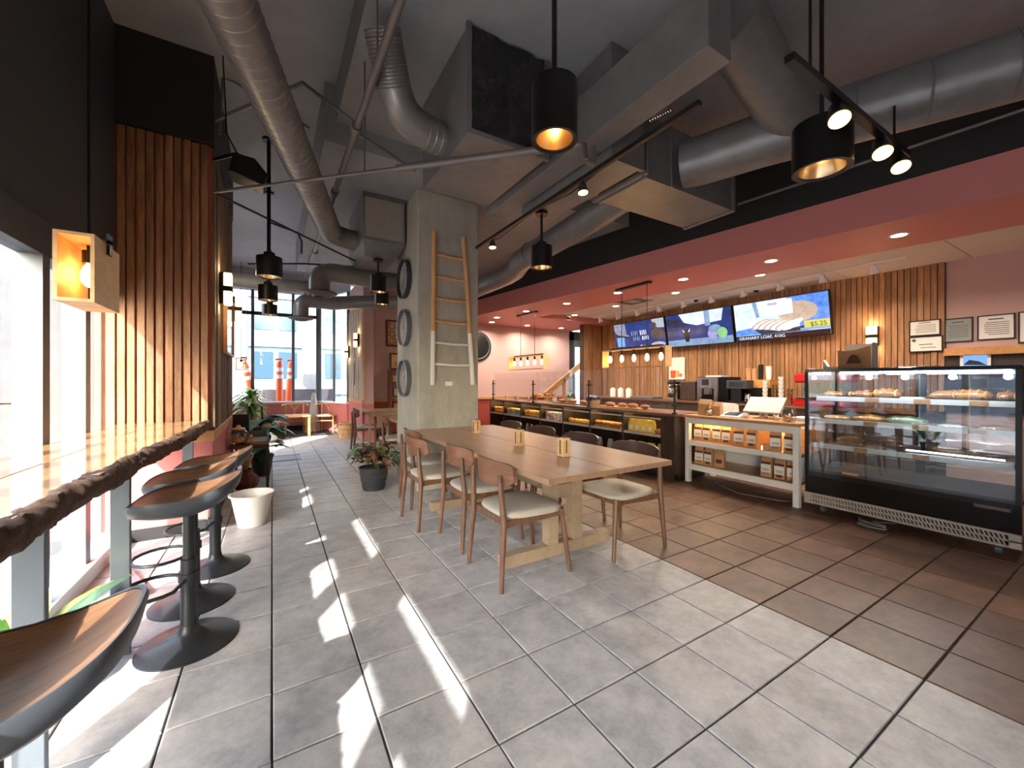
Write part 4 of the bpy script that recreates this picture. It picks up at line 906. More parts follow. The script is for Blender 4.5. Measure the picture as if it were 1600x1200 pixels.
build('basket', B().lathe([(.1, 0), (.13, .1), (.12, .1), (.09, .01)], (4.78, 5.22, .87), 22), M['straw'], t, smooth=True); build('cloth', B().lathe([(.13, .1), (.12, .15), (.06, .18), (.01, .185)], (4.78, 5.22, .87), 18), M['black'], t, smooth=True)
def plant(name, label, c, pr, ph, pm, leaves, lm, cat='plant', lname='leaf', stems=None, group=None):
    x, y, z = c; t = thing(name, label, cat, c, group=group)
    build('pot', B().lathe([(pr*.72, 0), (pr, ph), (pr*1.04, ph), (pr*1.04, ph-.03), (pr*.9, ph-.02), (pr*.9, ph-.03), (.01, ph-.03)], c, 26), M[pm], t, smooth=True)
    if stems: build('stem', stems, M['darkgreen'], t, smooth=True)
    for q, b in enumerate(leaves): build(lname, b, M[lm[q % len(lm)]], t, smooth=70)
    return t
lv = []
for i in range(26):
    a = rnd.uniform(0, 6.28); lv.append(B().leaf((4.85, 5.95, .98), (math.cos(a), math.sin(a), rnd.uniform(.2, 1.6)), rnd.uniform(.16, .28), .07, .5))
plant('herb_plant', 'leafy green herb pot on the dark counter behind the guard', (4.85, 5.95, .87), .06, .1, 'white', lv, ['green', 'darkgreen'])

# white shelf counter
ws = thing('white_shelf_counter', 'white open shelf counter with oak top and kraft bags', 'counter', (4.88, 2.63, 0))
build('oak_top', B().box(4.57, 5.25, 1.965, 3.30, .83, .862), M['oaktop'], ws, bevel=.004)
for y in (1.985, 3.235):
    for x in (4.6, 5.13): build('leg', B().box(x, x+.06, y, y+.055, 0, .83), M['white'], ws, bevel=.003)
for z0, z1 in ((.755, .83), (.475, .535), (.165, .235)): build('front_rail', B().box(4.602, 4.63, 2.04, 3.235, z0, z1), M['white'], ws); build('back_rail', B().box(5.15, 5.18, 2.04, 3.235, z0, z1), M['white'], ws)
for z in (.52, .22): build('shelf_board', B().box(4.63, 5.15, 2.0, 3.28, z, z+.018), M['oaktop'], ws)
build('back_panel', B().box(5.135, 5.15, 2.03, 3.24, .24, .5), M['white'], ws); build('amber_glow_back', B().box(5.135, 5.15, 2.03, 3.24, .54, .755), M['rail'], ws)  # amber board colour stands in for the warm glow behind the upper shelf
build('side_panel', B().box(4.66, 5.13, 2.0, 2.012, .24, .5), M['white'], ws)
build('led_tube', B().cyl((4.68, 2.72, .775), (4.68, 3.2, .775), .01, n=10), M['ledy'], ws); lamp('POINT', (4.72, 2.95, .75), PW['shelf'], (1, .8, .5), size=.08); lamp('POINT', (5.05, 2.35, .72), PW['shelf']*.6, (1, .7, .35), size=.05)
def kraft(x, y, z, r, label, m=0):
    t = thing('kraft_bag', label, 'bag', (x, y, z), r, 'kraft bags on the white shelf counter')
    w, h = .112, .215
    build('bag', bagmesh(B(), 0, 0, 0, w, .07, h), M['kraft'], t, bevel=.003, local=True)
    q = lambda y0, y1, z0, z1, o: B().add([(-.035+.0056*zz/(.7*h)*.7-.002-o, yy, zz) for yy, zz in ((y0, z0), (y1, z0), (y1, z1), (y0, z1))], [(0, 1, 2, 3)])
    if m < 2: build('label_panel', q(-.05, .05, .05, .165, .0), M['paper'], t, local=True)
    build('print_band', q(-.05, .05, .14, .168, .001) if m < 2 else q(-.035, .035, .05, .1, .001), M['print'], t, local=True)
    if m < 2: build('product_window', q(-.03, .03, .02, .046, .001), M['print' if m else 'bread'], t, local=True); build('text_lines', q(-.035, .03, .07, .076, .001).add(*[[(-.037, yy, zz) for yy, zz in ((-.035, .085), (.03, .085), (.03, .091), (-.035, .091))], [(0, 1, 2, 3)]]), M['ink'], t, local=True)
    return t
for i, (y, r) in enumerate([(3.17, 3), (3.05, -3), (2.92, 2), (2.8, 4), (2.66, 24), (2.5, -2), (2.26, 20), (2.11, -4)]): kraft(4.72, y, .538, R(r), f'kraft bag with printed label, {ORD[i]} from the left on the upper white shelf', i % 2)
for i, (y, r) in enumerate([(3.16, 14), (3.03, -4), (2.89, 8)]): kraft(4.72, y, .238, R(r), f'kraft bag at the left of the lower white shelf, {ORD[i]} from the left', 2 if i == 2 else i % 2)
for i, (y, r) in enumerate([(2.345, 3), (2.205, -3), (2.08, 2)]): kraft(4.72, y, .238, R(r), f'kraft bag at the right of the lower white shelf, {ORD[i]} in that trio', i % 2)
put('candle', B().cyl((4.68, 2.38, .538), (4.68, 2.38, .575), .004, n=10), M['ledy'], 'tiny glowing candle light between kraft bags on the upper shelf', 'candle', smooth=True)
put('kraft_carton', B().box(4.68, 4.78, 2.29, 2.37, .538, .6), M['kraft'], 'low brown carton between two kraft bags on the upper shelf', 'box')
put('floor_cable', B().tube([(4.9, 3.1, .01), (4.75, 2.9, .008), (4.6, 2.6, .006), (4.7, 2.2, .006), (4.9, 2.0, .01)], .006, 6), M['cable'], 'thin cable lying under the white shelf counter', 'cable', smooth=True)
# on the oak top
t = thing('till_screen', 'big white till screen seen from behind on the oak counter', 'screen', (4.95, 2.45, .862))
build('slab', B().add([(x, y, z) for x, z in ((4.83, .925), (5.0, 1.095), (4.985, 1.11), (4.815, .94)) for y in (2.27, 2.67)], [(0,1,3,2),(2,3,5,4),(4,5,7,6),(6,7,1,0),(0,2,4,6),(1,7,5,3)]), M['till'], t, bevel=.006)
build('neck', B().box(4.86, 4.93, 2.44, 2.5, .872, .98), M['silver'], t); build('foot', B().box(4.82, 5.02, 2.34, 2.56, .862, .872), M['silver'], t)
t = thing('card_terminal', 'small white card terminal with dark screen on the oak counter', 'terminal', (4.72, 2.72, .862))
build('body', B().prism([(4.64, .862), (4.82, .862), (4.82, .925), (4.65, .882)], 2.62, 2.85, 'y'), M['white'], t, bevel=.005); build('screen', B().add([(4.668, 2.65, .891), (4.80, 2.65, .924), (4.80, 2.82, .924), (4.668, 2.82, .891)], [(0, 1, 2, 3)]), M['screenoff'], t)
put('receipt_printer', B().prism([(4.86, .862), (5.02, .862), (5.0, 1.0), (4.92, 1.02)], 2.82, 3.02, 'y'), M['white'], 'white wedge shaped printer behind the card terminal', 'printer', bevel=.006)
for i, (x, y, w, d, h, m, lb) in enumerate([(4.78, 3.12, .16, .1, .2, 'kraft', 'brown paper menu stand on the oak counter by the last guard post'), (4.82, 2.98, .1, .08, .17, 'kraft', 'smaller brown paper bag beside the menu stand')]):
    put('paper_bag', bagmesh(B(), x, y, .862, w, d, h), M[m], lb, 'bag', bevel=.004)
for i, (x, y, r, h, lb) in enumerate([(4.7, 3.02, .045, .1, 'glass tip jar in front of the brown paper bag'), (4.72, 2.58, .035, .09, 'clear glass by the till screen foot'), (4.7, 2.12, .07, .14, 'round glass candy jar near the display case'), (4.78, 2.28, .035, .07, 'small glass tumbler left of the candy jar')]):
    t = thing('glass_jar', lb, 'jar', (x, y, .862), group='glass jars on the oak counter')
    build('glass', B().lathe([(r*.8, 0), (r, h*.3), (r, h*.8), (r*.8, h), (r*.74, h), (r*.92, h*.78), (r*.92, h*.3), (r*.7, .01)], (x, y, .862), 20), M['jarglass'], t, smooth=True)
    b = B()
    for q in range(10): a = rnd.uniform(0, 6.28); b.ell((x+r*.5*math.cos(a), y+r*.5*math.sin(a), .88+rnd.uniform(0, h*.5)), r*.28, r*.28, r*.28, 8, 5)
    build('contents', b, M['brass'] if r > .06 else M['paper'], t, smooth=True)
    if r > .06: build('lid', B().lathe([(r*.85, 0), (r*.7, .02), (.015, .03), (.02, .05), (.001, .06)], (x, y, .862+h), 20), M['jarglass'], t, smooth=True)
put('cutlery_tray', B().box(4.9, 5.15, 2.0, 2.2, .862, .9), M['white'], 'low white tray behind the candy jar on the oak counter', 'tray', bevel=.006)

# ---------------------------------------------------------------- display case
dc = thing('display_case', 'black refrigerated glass display case with loaves on lit shelves', 'display case', (4.93, 1.25, 0))
y0, y1, x0, x1 = .57, 1.93, 4.6, 5.28
build('top', B().box(x0, x1, y0, y1, 1.385, 1.415), M['blackg'], dc, bevel=.004)
build('base', B().box(x0+.01, x1, y0+.0, y1, .19, .40), M['blackg'], dc); build('deck', B().box(x0+.02, x1-.02, y0+.02, y1-.02, .40, .43), M['potgrey'], dc)
for y in (y0, y1-.03): build('front_post', B().box(x0, x0+.03, y, y+.03, .4, 1.385), M['black'], dc); build('rear_post', B().box(x1-.04, x1, y, y+.03, .4, 1.385), M['black'], dc)
build('front_glass', B().box(x0+.004, x0+.01, y0+.03, y1-.03, .36, 1.385), M['caseglass'], dc)
for y in (y0+.008, y1-.014): build('side_glass', B().box(x0+.03, x1-.04, y, y+.006, .43, 1.385), M['caseglass'], dc)
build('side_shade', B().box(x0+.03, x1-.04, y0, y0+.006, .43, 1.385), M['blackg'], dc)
for a, b_ in ((y0+.03, 1.26), (1.23, y1-.03)): build('rear_door', B().box(x1-.03, x1-.022, a, b_, .43, 1.385), M['caseglass'], dc)
build('door_stile', B().box(x1-.035, x1-.01, 1.21, 1.28, .43, 1.385), M['black'], dc)
for z, d in ((1.12, .16), (.90, .12), (.66, .05)):
    s_ = build('glass_shelf', B().box(x0+d, x1-.05, y0+.03, y1-.03, z, z+.008), M['caseglass'], dc)
    build('price_rail', B().box(x0+d-.008, x0+d, y0+.04, y1-.04, z-.02, z+.025), M['white'], s_)
    for q in (.8, 1.12, 1.45) if z > .7 else (1.1, 1.5): build('price_card', B().box(x0+d-.011, x0+d-.008, q-.05, q+.05, z-.017, z+.022), M['kraft'], s_)
    for y in (y0+.06, y1-.06): build('bracket', B().box(x0+d+.1, x1-.04, y-.008, y+.008, z-.03, z), M['silver'], s_)
build('led_strip', B().box(x0+.05, x0+.075, y0+.06, 1.66, 1.366, 1.383), M['ledw'], dc); build('led_strip', B().box(x0+.05, x0+.075, 1.74, y1-.05, 1.366, 1.383), M['ledw'], dc); build('led_strip', B().box(x0+.08, x0+.1, .66, 1.2, .70, .708), M['ledw'], dc)
for y in (.8, 1.15, 1.5, 1.8): lamp('POINT', (x0+.09, y, 1.34), PW['case']*.5, (.9, .96, 1), size=.03)
gr = B().box(x0-.012, x0+.02, y0, y1, .085, .1).box(x0-.012, x0+.02, y0, y1, .175, .19).box(x0-.012, x0+.02, y0, y1, .132, .142).box(x0-.012, x0+.02, y0, y0+.06, .1, .175).box(x0-.012, x0+.02, y1-.05, y1, .1, .175)
for i in range(52):
    y = y0+.07+i*.0238
    for z in (.1, .142): gr.add([(x0-.006, y, z), (x0-.006, y+.011, z), (x0-.006, y+.026, z+.034), (x0-.006, y+.015, z+.034), (x0+.006, y, z), (x0+.006, y+.011, z), (x0+.006, y+.026, z+.034), (x0+.006, y+.015, z+.034)], [(0,1,2,3),(7,6,5,4),(0,4,5,1),(1,5,6,2),(2,6,7,3),(3,7,4,0)])
build('vent_grille', gr, M['trimgrey'], dc); build('grille_back', B().box(x0+.02, x1, y0+.01, y1-.01, .085, .19), M['black'], dc)
for x in (x0+.1, x1-.1):
    for y in (y0+.12, y1-.12): build('caster', B().cyl((x, y-.015, .035), (x, y+.015, .035), .035, n=16).box(x-.01, x+.01, y-.01, y+.01, .03, .09), M['steel'], dc)
build('badge', B().add([(x0+.002, .62, .34), (x0+.002, .80, .34), (x0+.002, .80, .365), (x0+.002, .62, .365)], [(0, 1, 2, 3)]), M['ink'], dc)
build('handle', B().box(x0-.004, x0+.002, 1.5, 1.62, .425, .445), M['kraft'], dc)
put('power_cable', B().tube([(4.75, 1.55, .012)]+[(4.52+.05*math.cos(a*.9), 1.38+.1*math.sin(a), .012+.004*a) for a in [i*.5 for i in range(26)]]+[(4.8, 1.3, .02), (5.2, 1.3, .05)], .007, 6), M['cable'], 'coiled grey power cable on the floor under the display case', 'cable', smooth=True)
def caseloaf(y, z, x, l, w, h, m, label, slices=0):
    t = thing('wrapped_loaf', label, 'bread', (x, y, z), group='loaves in the display case')
    b = B(); b.ell((x, y, z+h*.5), w, l, h*.5, 16, 9, .03); build('loaf', b, M[m], t, smooth=True)
    if slices:
        g = B()
        for i in range(slices): q = -l*.7+1.4*l*i/(slices-1); g.ell((x, y+q, z+h*.55), w*.98, .012, h*.5*math.sqrt(max(.1, 1-(q/l)**2))*1.06, 10, 6)
        build('crust_ridge', g, M['bun'], t, smooth=True)
    build('wrapper', B().ell((x, y, z+h*.5), w+.006, l+.012, h*.5+.005, 14, 8, .05), M['jarglass'], t, smooth=70)
for i, (y, l, h, m, sl_) in enumerate([(1.78, .09, .07, 'bread', 0), (1.56, .12, .075, 'bread', 4), (1.38, .1, .10, 'bread', 4), (.98, .13, .09, 'bread', 0), (.86, .12, .10, 'bread', 5), (.67, .06, .09, 'bread', 3)]):
    caseloaf(y, 1.129, 4.87+.02*(i % 2), l, .09, h, m, f'brown wrapped loaf, {ORD[i]} from the left on the top case shelf', sl_)
put('flat_pack', B().box(4.82, 4.95, 1.14, 1.28, 1.129, 1.155), M['paper'], 'flat white pack between loaves on the top case shelf', 'pack', bevel=.006)
for i, (y, l, h, m) in enumerate([(1.74, .12, .05, 'bun'), (1.5, .13, .07, 'bun'), (1.24, .14, .075, 'greenwrap'), (.95, .1, .03, 'paper'), (.72, .1, .04, 'bread')]):
    caseloaf(y, .909, 4.84, l, .08, h, m, [ 'long pale baguette at the left of the second case shelf', 'yellowish wrapped loaf left of the green pack, second case shelf', 'pale green wrapped pack in the middle of the second case shelf', 'flat white pack on the right of the second case shelf', 'flat brown loaf at the right end of the second case shelf'][i])
for i, (y, l) in enumerate([(1.7, .1), (1.35, .12), (1.0, .12), (.75, .1)]): caseloaf(y, .669, 5.0, l, .09, .07, 'maroon' if i % 2 else 'bread', f'dark wrapped loaf, {ORD[i]} from the left on the third case shelf')
# on top of the case
t = thing('paper_bag_rack', 'clear holder with printed brown paper bags on the display case', 'bag holder', (5.0, 1.63, 1.415))
build('front_bag', B().grid([[(4.9-.02*v+.03*math.sin(3*u), 1.76-.26*u, 1.415+v*.2+.02*math.cos(2+4*u)*v) for u in [i/8 for i in range(9)]] for v in (0, .3, .6, 1)]), M['kraft'], t, smooth=True)
build('back_bag', B().box(5.02, 5.03, 1.5, 1.74, 1.415, 1.665), M['paper'], t); build('holder', B().box(4.93, 5.05, 1.495, 1.505, 1.415, 1.67), M['bluegrey'], t)
build('printed_sprig', B().add([(4.893, 1.69, 1.47), (4.893, 1.57, 1.47), (4.883, 1.6, 1.54), (4.88, 1.63, 1.56), (4.883, 1.66, 1.54)], [(0, 1, 2, 3, 4)]), M['print'], t)
put('baking_pan', B().box(5.0, 5.2, 1.08, 1.36, 1.415, 1.432), M['black'], 'thin dark pan lying on the display case top', 'pan', bevel=.004)
put('white_bracket', B().prism([(1.92, 1.415), (1.78, 1.415), (1.78, 1.445), (1.88, 1.45), (1.92, 1.52)], 4.98, 5.04, 'x'), M['white'], 'white angled paper stand at the left corner of the case top', 'stand')

# certificates
def frame(name, label, y0, y1, z0, z1, m='paper', group='framed certificates', x=7.46, deco='lines'):
    t = thing(name, label, 'frame', (x, (y0+y1)/2, z0), group=group)
    f_ = .012
    build('frame', B().box(x-.02, x, y0, y1, z0, z0+f_).box(x-.02, x, y0, y1, z1-f_, z1).box(x-.02, x, y0, y0+f_, z0+f_, z1-f_).box(x-.02, x, y1-f_, y1, z0+f_, z1-f_), M['black'], t)
    p = build('sheet', B().box(x-.01, x-.004, y0+f_, y1-f_, z0+f_, z1-f_), M[m], t)
    h, w = z1-z0, y1-y0; b = B()
    if deco == 'lines':
        for i in range(7): b.box(x-.0112, x-.01, y0+w*.15, y1-w*rnd.uniform(.15, .3), z0+h*(.2+.08*i), z0+h*(.225+.08*i))
        b.box(x-.0112, x-.01, y0+w*.3, y1-w*.3, z1-h*.2, z1-h*.15)
    if deco == 'seal': b.lathe([(h*.1, 0), (h*.1, .0012), (.001, .0012)], (x-.0112, y1-w*.15, z0+h*.75), 16, 'x'); b.box(x-.0112, x-.01, y0+w*.3, y1-w*.3, z0+h*.45, z0+h*.5).box(x-.0112, x-.01, y0+w*.2, y1-w*.35, z0+h*.25, z0+h*.29)
    build('printed_text', b, M['ink'], p); return t
frame('certificate', 'framed cream certificate at upper left, over the slats', 1.576, 1.876, 1.9, 2.107, 'paper', x=7.446); frame('certificate', 'framed certificate with a round seal, lower left over the slats', 1.556, 1.876, 1.685, 1.893, 'paper', deco='seal', x=7.446)
frame('certificate', 'framed bluish certificate with blue seal, right of the slats', 1.306, 1.570, 1.793, 2.10, 'bluegrey', x=7.5); frame('certificate', 'large framed page of fine text with dark left stripe', .975, 1.272, 1.80, 2.10, x=7.5)
frame('certificate', 'framed certificate cut by the right edge of the picture', .62, .955, 1.74, 2.104, x=7.5)
t = thing('small_picture', 'small white framed seascape behind the display case top', 'picture', (7.46, 1.28, 1.45))
build('frame', B().box(7.445, 7.468, 1.155, 1.41, 1.45, 1.64), M['white'], t); s_ = build('picture', B().box(7.442, 7.445, 1.185, 1.38, 1.48, 1.615), SC['ltblue'], t); build('dark_hill', B().add([(7.441, 1.38, 1.5), (7.441, 1.185, 1.49), (7.441, 1.25, 1.54), (7.441, 1.33, 1.56)], [(0, 1, 2, 3)]), M['screenoff'], s_)
t = thing('poster', 'white poster with a red drink beside the first linear pendant', 'poster', (7.44, 5.5, 1.33))
build('sheet', B().box(7.44, 7.45, 5.33, 5.72, 1.33, 1.8), M['paper'], t)
build('printed_drink', B().add([(7.439, 5.67, 1.36), (7.439, 5.55, 1.36), (7.439, 5.54, 1.52), (7.439, 5.68, 1.52)], [(0, 1, 2, 3)]), M['orange'], t); build('printed_flower', B().ell((7.44, 5.43, 1.42), .002, .05, .04), M['pink'], t); build('printed_glow', B().add([(7.4385, 5.53, 1.38), (7.4385, 5.46, 1.38), (7.4385, 5.46, 1.52), (7.4385, 5.53, 1.52)], [(0, 1, 2, 3)]), M['bun'], t)

# ---------------------------------------------------------------- back counter and machines
bc = thing('back_counter', 'dark back counter along the slatted wall under the coffee machines', 'counter', (7.15, 4.6, 0))
build('worktop', B().box(6.82, 7.44, 1.6, 7.6, .88, .915), M['countertop'], bc); build('carcass', B().box(6.86, 7.44, 1.62, 7.58, .08, .88), M['darkwood'], bc); build('plinth', B().box(6.92, 7.44, 1.62, 7.58, 0, .08), M['black'], bc)
for k in range(8): build('door', B().box(6.845, 6.86, 1.65+k*.74, 2.36+k*.74, .12, .86), M['darkwood'], bc)
Z = .915
t = thing('coffee_machine', 'black and silver bean-to-cup coffee machine on the back counter', 'coffee machine', (7.1, 4.4, Z))
build('body', B().box(6.98, 7.38, 4.12, 4.72, Z, 1.37), M['blackg'], t, bevel=.008); build('front_panel', B().box(6.96, 6.98, 4.32, 4.72, 1.16, 1.36), M['silver'], t); build('screen', B().box(6.955, 6.96, 4.48, 4.62, 1.22, 1.33), M['screenoff'], t)
build('side_trim', B().box(6.96, 6.98, 4.64, 4.72, Z, 1.16).box(6.96, 6.98, 4.32, 4.38, Z, 1.16), M['silver'], t); build('spout', B().box(6.93, 6.98, 4.46, 4.56, 1.05, 1.15), M['silver'], t); build('drip_tray', B().box(6.9, 6.98, 4.38, 4.64, Z, .94), M['steel'], t); build('lid', B().box(7.05, 7.3, 4.3, 4.6, 1.37, 1.4), M['white'], t)
t = thing('coffee_urn', 'round silver coffee urn on the back counter left of the coffee machine', 'urn', (7.05, 5.3, Z))
build('body', B().lathe([(.12, 0), (.13, .02), (.13, .3), (.11, .33)], (7.05, 5.3, Z), 26), M['chrome'], t, smooth=True); build('lid', B().lathe([(.13, .33), (.135, .36), (.05, .4), (.01, .405)], (7.05, 5.3, Z), 26), M['black'], t, smooth=True); build('tap', B().box(6.88, 6.93, 5.28, 5.32, .98, 1.02), M['black'], t)
put('brewer_cabinet', B().box(7.0, 7.4, 4.78, 5.12, Z, 1.29), M['darkwood'], 'brown squat cabinet between the urn and the coffee machine', 'cabinet', bevel=.02)
t = thing('espresso_grinder', 'black coffee grinder with silver display on the back counter', 'grinder', (7.0, 3.95, Z))
build('column', B().box(6.92, 7.05, 3.86, 4.04, Z, 1.2), M['black'], t); build('head', B().box(6.86, 7.05, 3.72, 4.09, 1.16, 1.31), M['potgrey'], t, bevel=.008); build('display', B().box(6.855, 6.86, 3.8, 4.03, 1.2, 1.28), M['screenoff'], t); build('cup_tray', B().box(6.84, 7.05, 3.72, 4.07, Z, .95), M['black'], t)
put('milk_jug', B().lathe([(.05, 0), (.06, .05), (.045, .1), (.05, .13), (.04, .12), (.01, .02)], (6.95, 3.76, .95), 18), M['chrome'], 'silver milk jug beside the grinder', 'jug', smooth=True, at=(6.95, 3.76, .95))
put('bean_hopper', B().box(7.08, 7.32, 3.52, 3.88, Z, 1.18), M['black'], 'black machine body under the wooden cup crate', 'machine', bevel=.01)
t = thing('cup_crate', 'wooden crate holding paper cups above the back counter', 'crate', (7.2, 3.7, 1.18))
build('crate', B().box(7.06, 7.34, 3.47, 3.93, 1.18, 1.32), M['rail'], t)
for i, (y, h, r, m, lb) in enumerate([(3.87, .2, .05, 'kraft', 'brown paper cup stack at the left of the wooden crate'), (3.77, .19, .045, 'kraft', 'second brown paper cup stack on the wooden crate'), (3.67, .25, .04, 'black', 'tall black cup stack in the middle of the crate'), (3.54, .22, .045, 'paper', 'white cup stack with green print on the crate')]):
    b = B(); 
    for q in range(4): b.lathe([(r*.8, q*.03), (r, q*.03+h-.09), (r, q*.03+h-.085), (.01, q*.03+h-.09)], (7.18, y, 1.32), 16)
    put('cup_stack', b, M[m], lb, 'cup', 'cup stacks on the wooden crate', smooth=True)
for i, (y, x, n, m, lb) in enumerate([(3.5, 6.98, 6, 'paper', 'white cup stack leaning left of the gold mugs'), (3.37, 7.0, 5, 'brass', 'gold rimmed mug stack, nearest the crate'), (3.25, 6.96, 7, 'white', 'tallest white mug stack beside the red machine'), (3.15, 7.02, 4, 'brass', 'short gold mug stack beside the red machine')]):
    t = thing('mug_stack', lb, 'cup', (x, y, Z), group='mug stacks by the red machine')
    for q in range(n):
        build('mug', B().lathe([(.03, q*.065), (.042, q*.065+.06), (.038, q*.065+.06), (.026, q*.065+.006)], (x, y, Z), 16), M[m], t, smooth=True)
t = thing('espresso_machine', 'red espresso machine on the back counter behind the display case', 'coffee machine', (7.12, 2.72, Z))
build('base', B().box(6.9, 7.36, 2.4, 3.06, Z, 1.04), M['redm'], t, bevel=.015); build('back', B().box(7.15, 7.36, 2.42, 3.04, 1.04, 1.3), M['silver'], t); build('hood', B().box(6.92, 7.38, 2.4, 3.06, 1.27, 1.42), M['redm'], t, bevel=.03); build('drip_tray', B().box(6.88, 7.1, 2.45, 3.02, 1.04, 1.055), M['steel'], t)
for y in (2.58, 2.88): build('group_head', B().cyl((7.0, y, 1.18), (7.0, y, 1.27), .04, n=16).tube([(7.0, y, 1.19), (6.86, y, 1.17)], .014, 8), M['chrome'], t, smooth=True)
for y in (2.55, 2.72, 2.92): build('warming_cup', B().lathe([(.03, 0), (.045, .07), (.04, .07), (.01, .01)], (7.2, y, 1.42), 14), M['white'], t, smooth=True)
build('panel_glow', B().box(6.915, 6.92, 2.55, 2.9, 1.31, 1.37), SC['lilac'], t)
put('sink_basin', B().box(6.86, 7.2, 5.7, 6.3, Z, .96), M['steel'], 'steel tray on the back counter left of the urn', 'tray', bevel=.008)
for i, y in enumerate((6.55, 6.8, 7.05)): put('canister', B().lathe([(.07, 0), (.07, .18), (.06, .2), (.02, .21), (.02, .23)], (7.1, y, Z), 18), M['paper'], f'pale canister on the back counter, {ORD[i]} from the right', 'canister', 'pale canisters on the back counter', smooth=True)
# stair hand rail behind the guard
hr = thing('stair_rail', 'sloping wooden stair handrail by the passage behind the guard', 'handrail', (6.9, 8.6, 0))
build('rail', B().bar((6.25, 8.7, .92), (7.75, 8.7, 1.92), .06, .14), M['rail'], hr)
for x in (6.3, 6.9): build('newel', B().box(x-.035, x+.035, 8.67, 8.73, 0, .92+(x-6.25)*.667), M['rail'], hr)
# wall disc, back wall art and shelf
t = thing('wall_disc', 'big round black wall disc half hidden by the column', 'wall decor', (4.5, 9.19, 1.8))
build('disc', B().lathe([(.01, 0), (.36, 0), (.38, -.03), (.3, -.04), (.01, -.03)], (4.5, 9.195, 2.18), 36, 'y'), M['black'], t, smooth=True); build('ring', B().lathe([(.3, -.036), (.33, -.05), (.36, -.036)], (4.5, 9.195, 2.18), 36, 'y', 0), M['potgrey'], t, smooth=True)
t = thing('carved_panel', 'dark framed carved wood panel on the mauve back wall', 'wall art', (2.5, 9.19, 2.08))
build('frame', B().box(2.2, 2.8, 9.16, 9.198, 2.08, 2.12).box(2.2, 2.8, 9.16, 9.198, 2.64, 2.68).box(2.2, 2.24, 9.16, 9.198, 2.12, 2.64).box(2.76, 2.8, 9.16, 9.198, 2.12, 2.64), M['print'], t); build('ground', B().box(2.24, 2.76, 9.185, 9.198, 2.12, 2.64), M['straw'], t)
cv = B()
for i in range(6):
    for j in range(6):
        x, z, a = 2.29+i*.085, 2.16+j*.085, (1 if (i+j) % 2 else -1)*.7; cv.bar((x-.04*math.cos(a), 9.18, z-.04*math.sin(a)), (x+.04*math.cos(a), 9.18, z+.04*math.sin(a)), .012, .018, up=(0, 1, 0))
build('carving', cv, M['print'], t)
t = thing('shelf_unit', 'dark narrow shelf unit against the mauve back wall left of the column', 'shelf', (2.55, 9.0, 0))
for x in (2.24, 2.84): build('upright', B().box(x-.015, x+.015, 8.86, 9.14, 0, 1.55), M['print'], t)
for z in (.1, .62, .95, 1.26, 1.53): build('board', B().box(2.255, 2.825, 8.87, 9.14, z, z+.02), M['print'], t)
for i, (x, z, w, h, m, lb) in enumerate([(2.36, 1.28, .14, .14, 'kraft', 'kraft box on the top shelf of the dark shelf unit'), (2.55, 1.28, .18, .12, 'paper', 'white printed box on the top shelf of the dark unit'), (2.38, .97, .13, .16, 'bluegrey', 'grey box on the middle shelf of the dark unit'), (2.56, .97, .17, .13, 'paper', 'white carton on the middle shelf of the dark unit'), (2.42, .64, .2, .16, 'bread', 'brown basket on the low shelf of the dark unit'), (2.62, .64, .15, .12, 'paper', 'pale bag on the low shelf of the dark unit')]):
    put('shelf_box', B().box(x-w/2, x+w/2, 8.93, 9.08, z, z+h), M[m], lb, 'box', bevel=.008)
t = thing('framed_picture', 'framed picture of flowers standing on the dark shelf unit', 'picture', (2.5, 9.1, 1.55))
build('frame', B().box(2.26, 2.78, 9.08, 9.11, 1.55, 1.93), M['print'], t); s_ = build('print_sheet', B().box(2.3, 2.74, 9.075, 9.08, 1.59, 1.89), M['straw'], t); build('painted_flowers', B().ell((2.45, 9.075, 1.67), .1, .003, .07).ell((2.56, 9.075, 1.72), .07, .003, .08), M['bread'], s_)
# mirror on the pier side
t = thing('wall_mirror', 'thin wooden framed glass picture on the rough pier side', 'frame', (-.42, 5.4, 1.58))
build('frame', B().box(-.425, -.39, 4.98, 5.0, 1.58, 2.22).box(-.425, -.39, 5.84, 5.86, 1.58, 2.22).box(-.425, -.39, 5.0, 5.84, 1.58, 1.6).box(-.425, -.39, 5.0, 5.84, 2.2, 2.22), M['rail'], t); build('glass', B().box(-.415, -.405, 5.0, 5.84, 1.6, 2.2), M['chrome'], t)

# ---------------------------------------------------------------- left side: console, bucket, plants
t = thing('console_table', 'low dark console table with black legs beside the slatted pier', 'table', (-.23, 5.75, 0))
build('table_top', B().box(-.42, -.03, 5.42, 6.15, .53, .57), M['print'], t, bevel=.004)
for x in (-.4, -.06):
    for y in (5.44, 6.1): build('leg', B().box(x, x+.028, y, y+.028, 0, .53), M['black'], t)
t = thing('grey_tray', 'grey tray with raised rim on the console table', 'tray', (-.14, 5.85, .57)); build('base', B().box(-.26, -.04, 5.6, 6.1, .57, .58), M['bluegrey'], t)
build('rim', B().box(-.26, -.25, 5.6, 6.1, .58, .66).box(-.05, -.04, 5.6, 6.1, .58, .66).box(-.25, -.05, 6.09, 6.1, .58, .66), M['steel'], t)
t = thing('glass_jar', 'big glass jar of amber biscuits on the console table', 'jar', (-.33, 5.55, .57))
build('glass', B().lathe([(.07, 0), (.085, .03), (.085, .14), (.06, .17), (.055, .17), (.078, .138), (.078, .03), (.06, .01)], (-.33, 5.55, .57), 22), M['jarglass'], t, smooth=True); build('biscuits', B().ell((-.33, 5.55, .615), .07, .07, .04, 12, 7, .1), M['bun'], t, smooth=True); build('lid', B().lathe([(.065, .17), (.065, .185), (.02, .2), (.02, .22)], (-.33, 5.55, .57), 20), M['ply'], t, smooth=True)
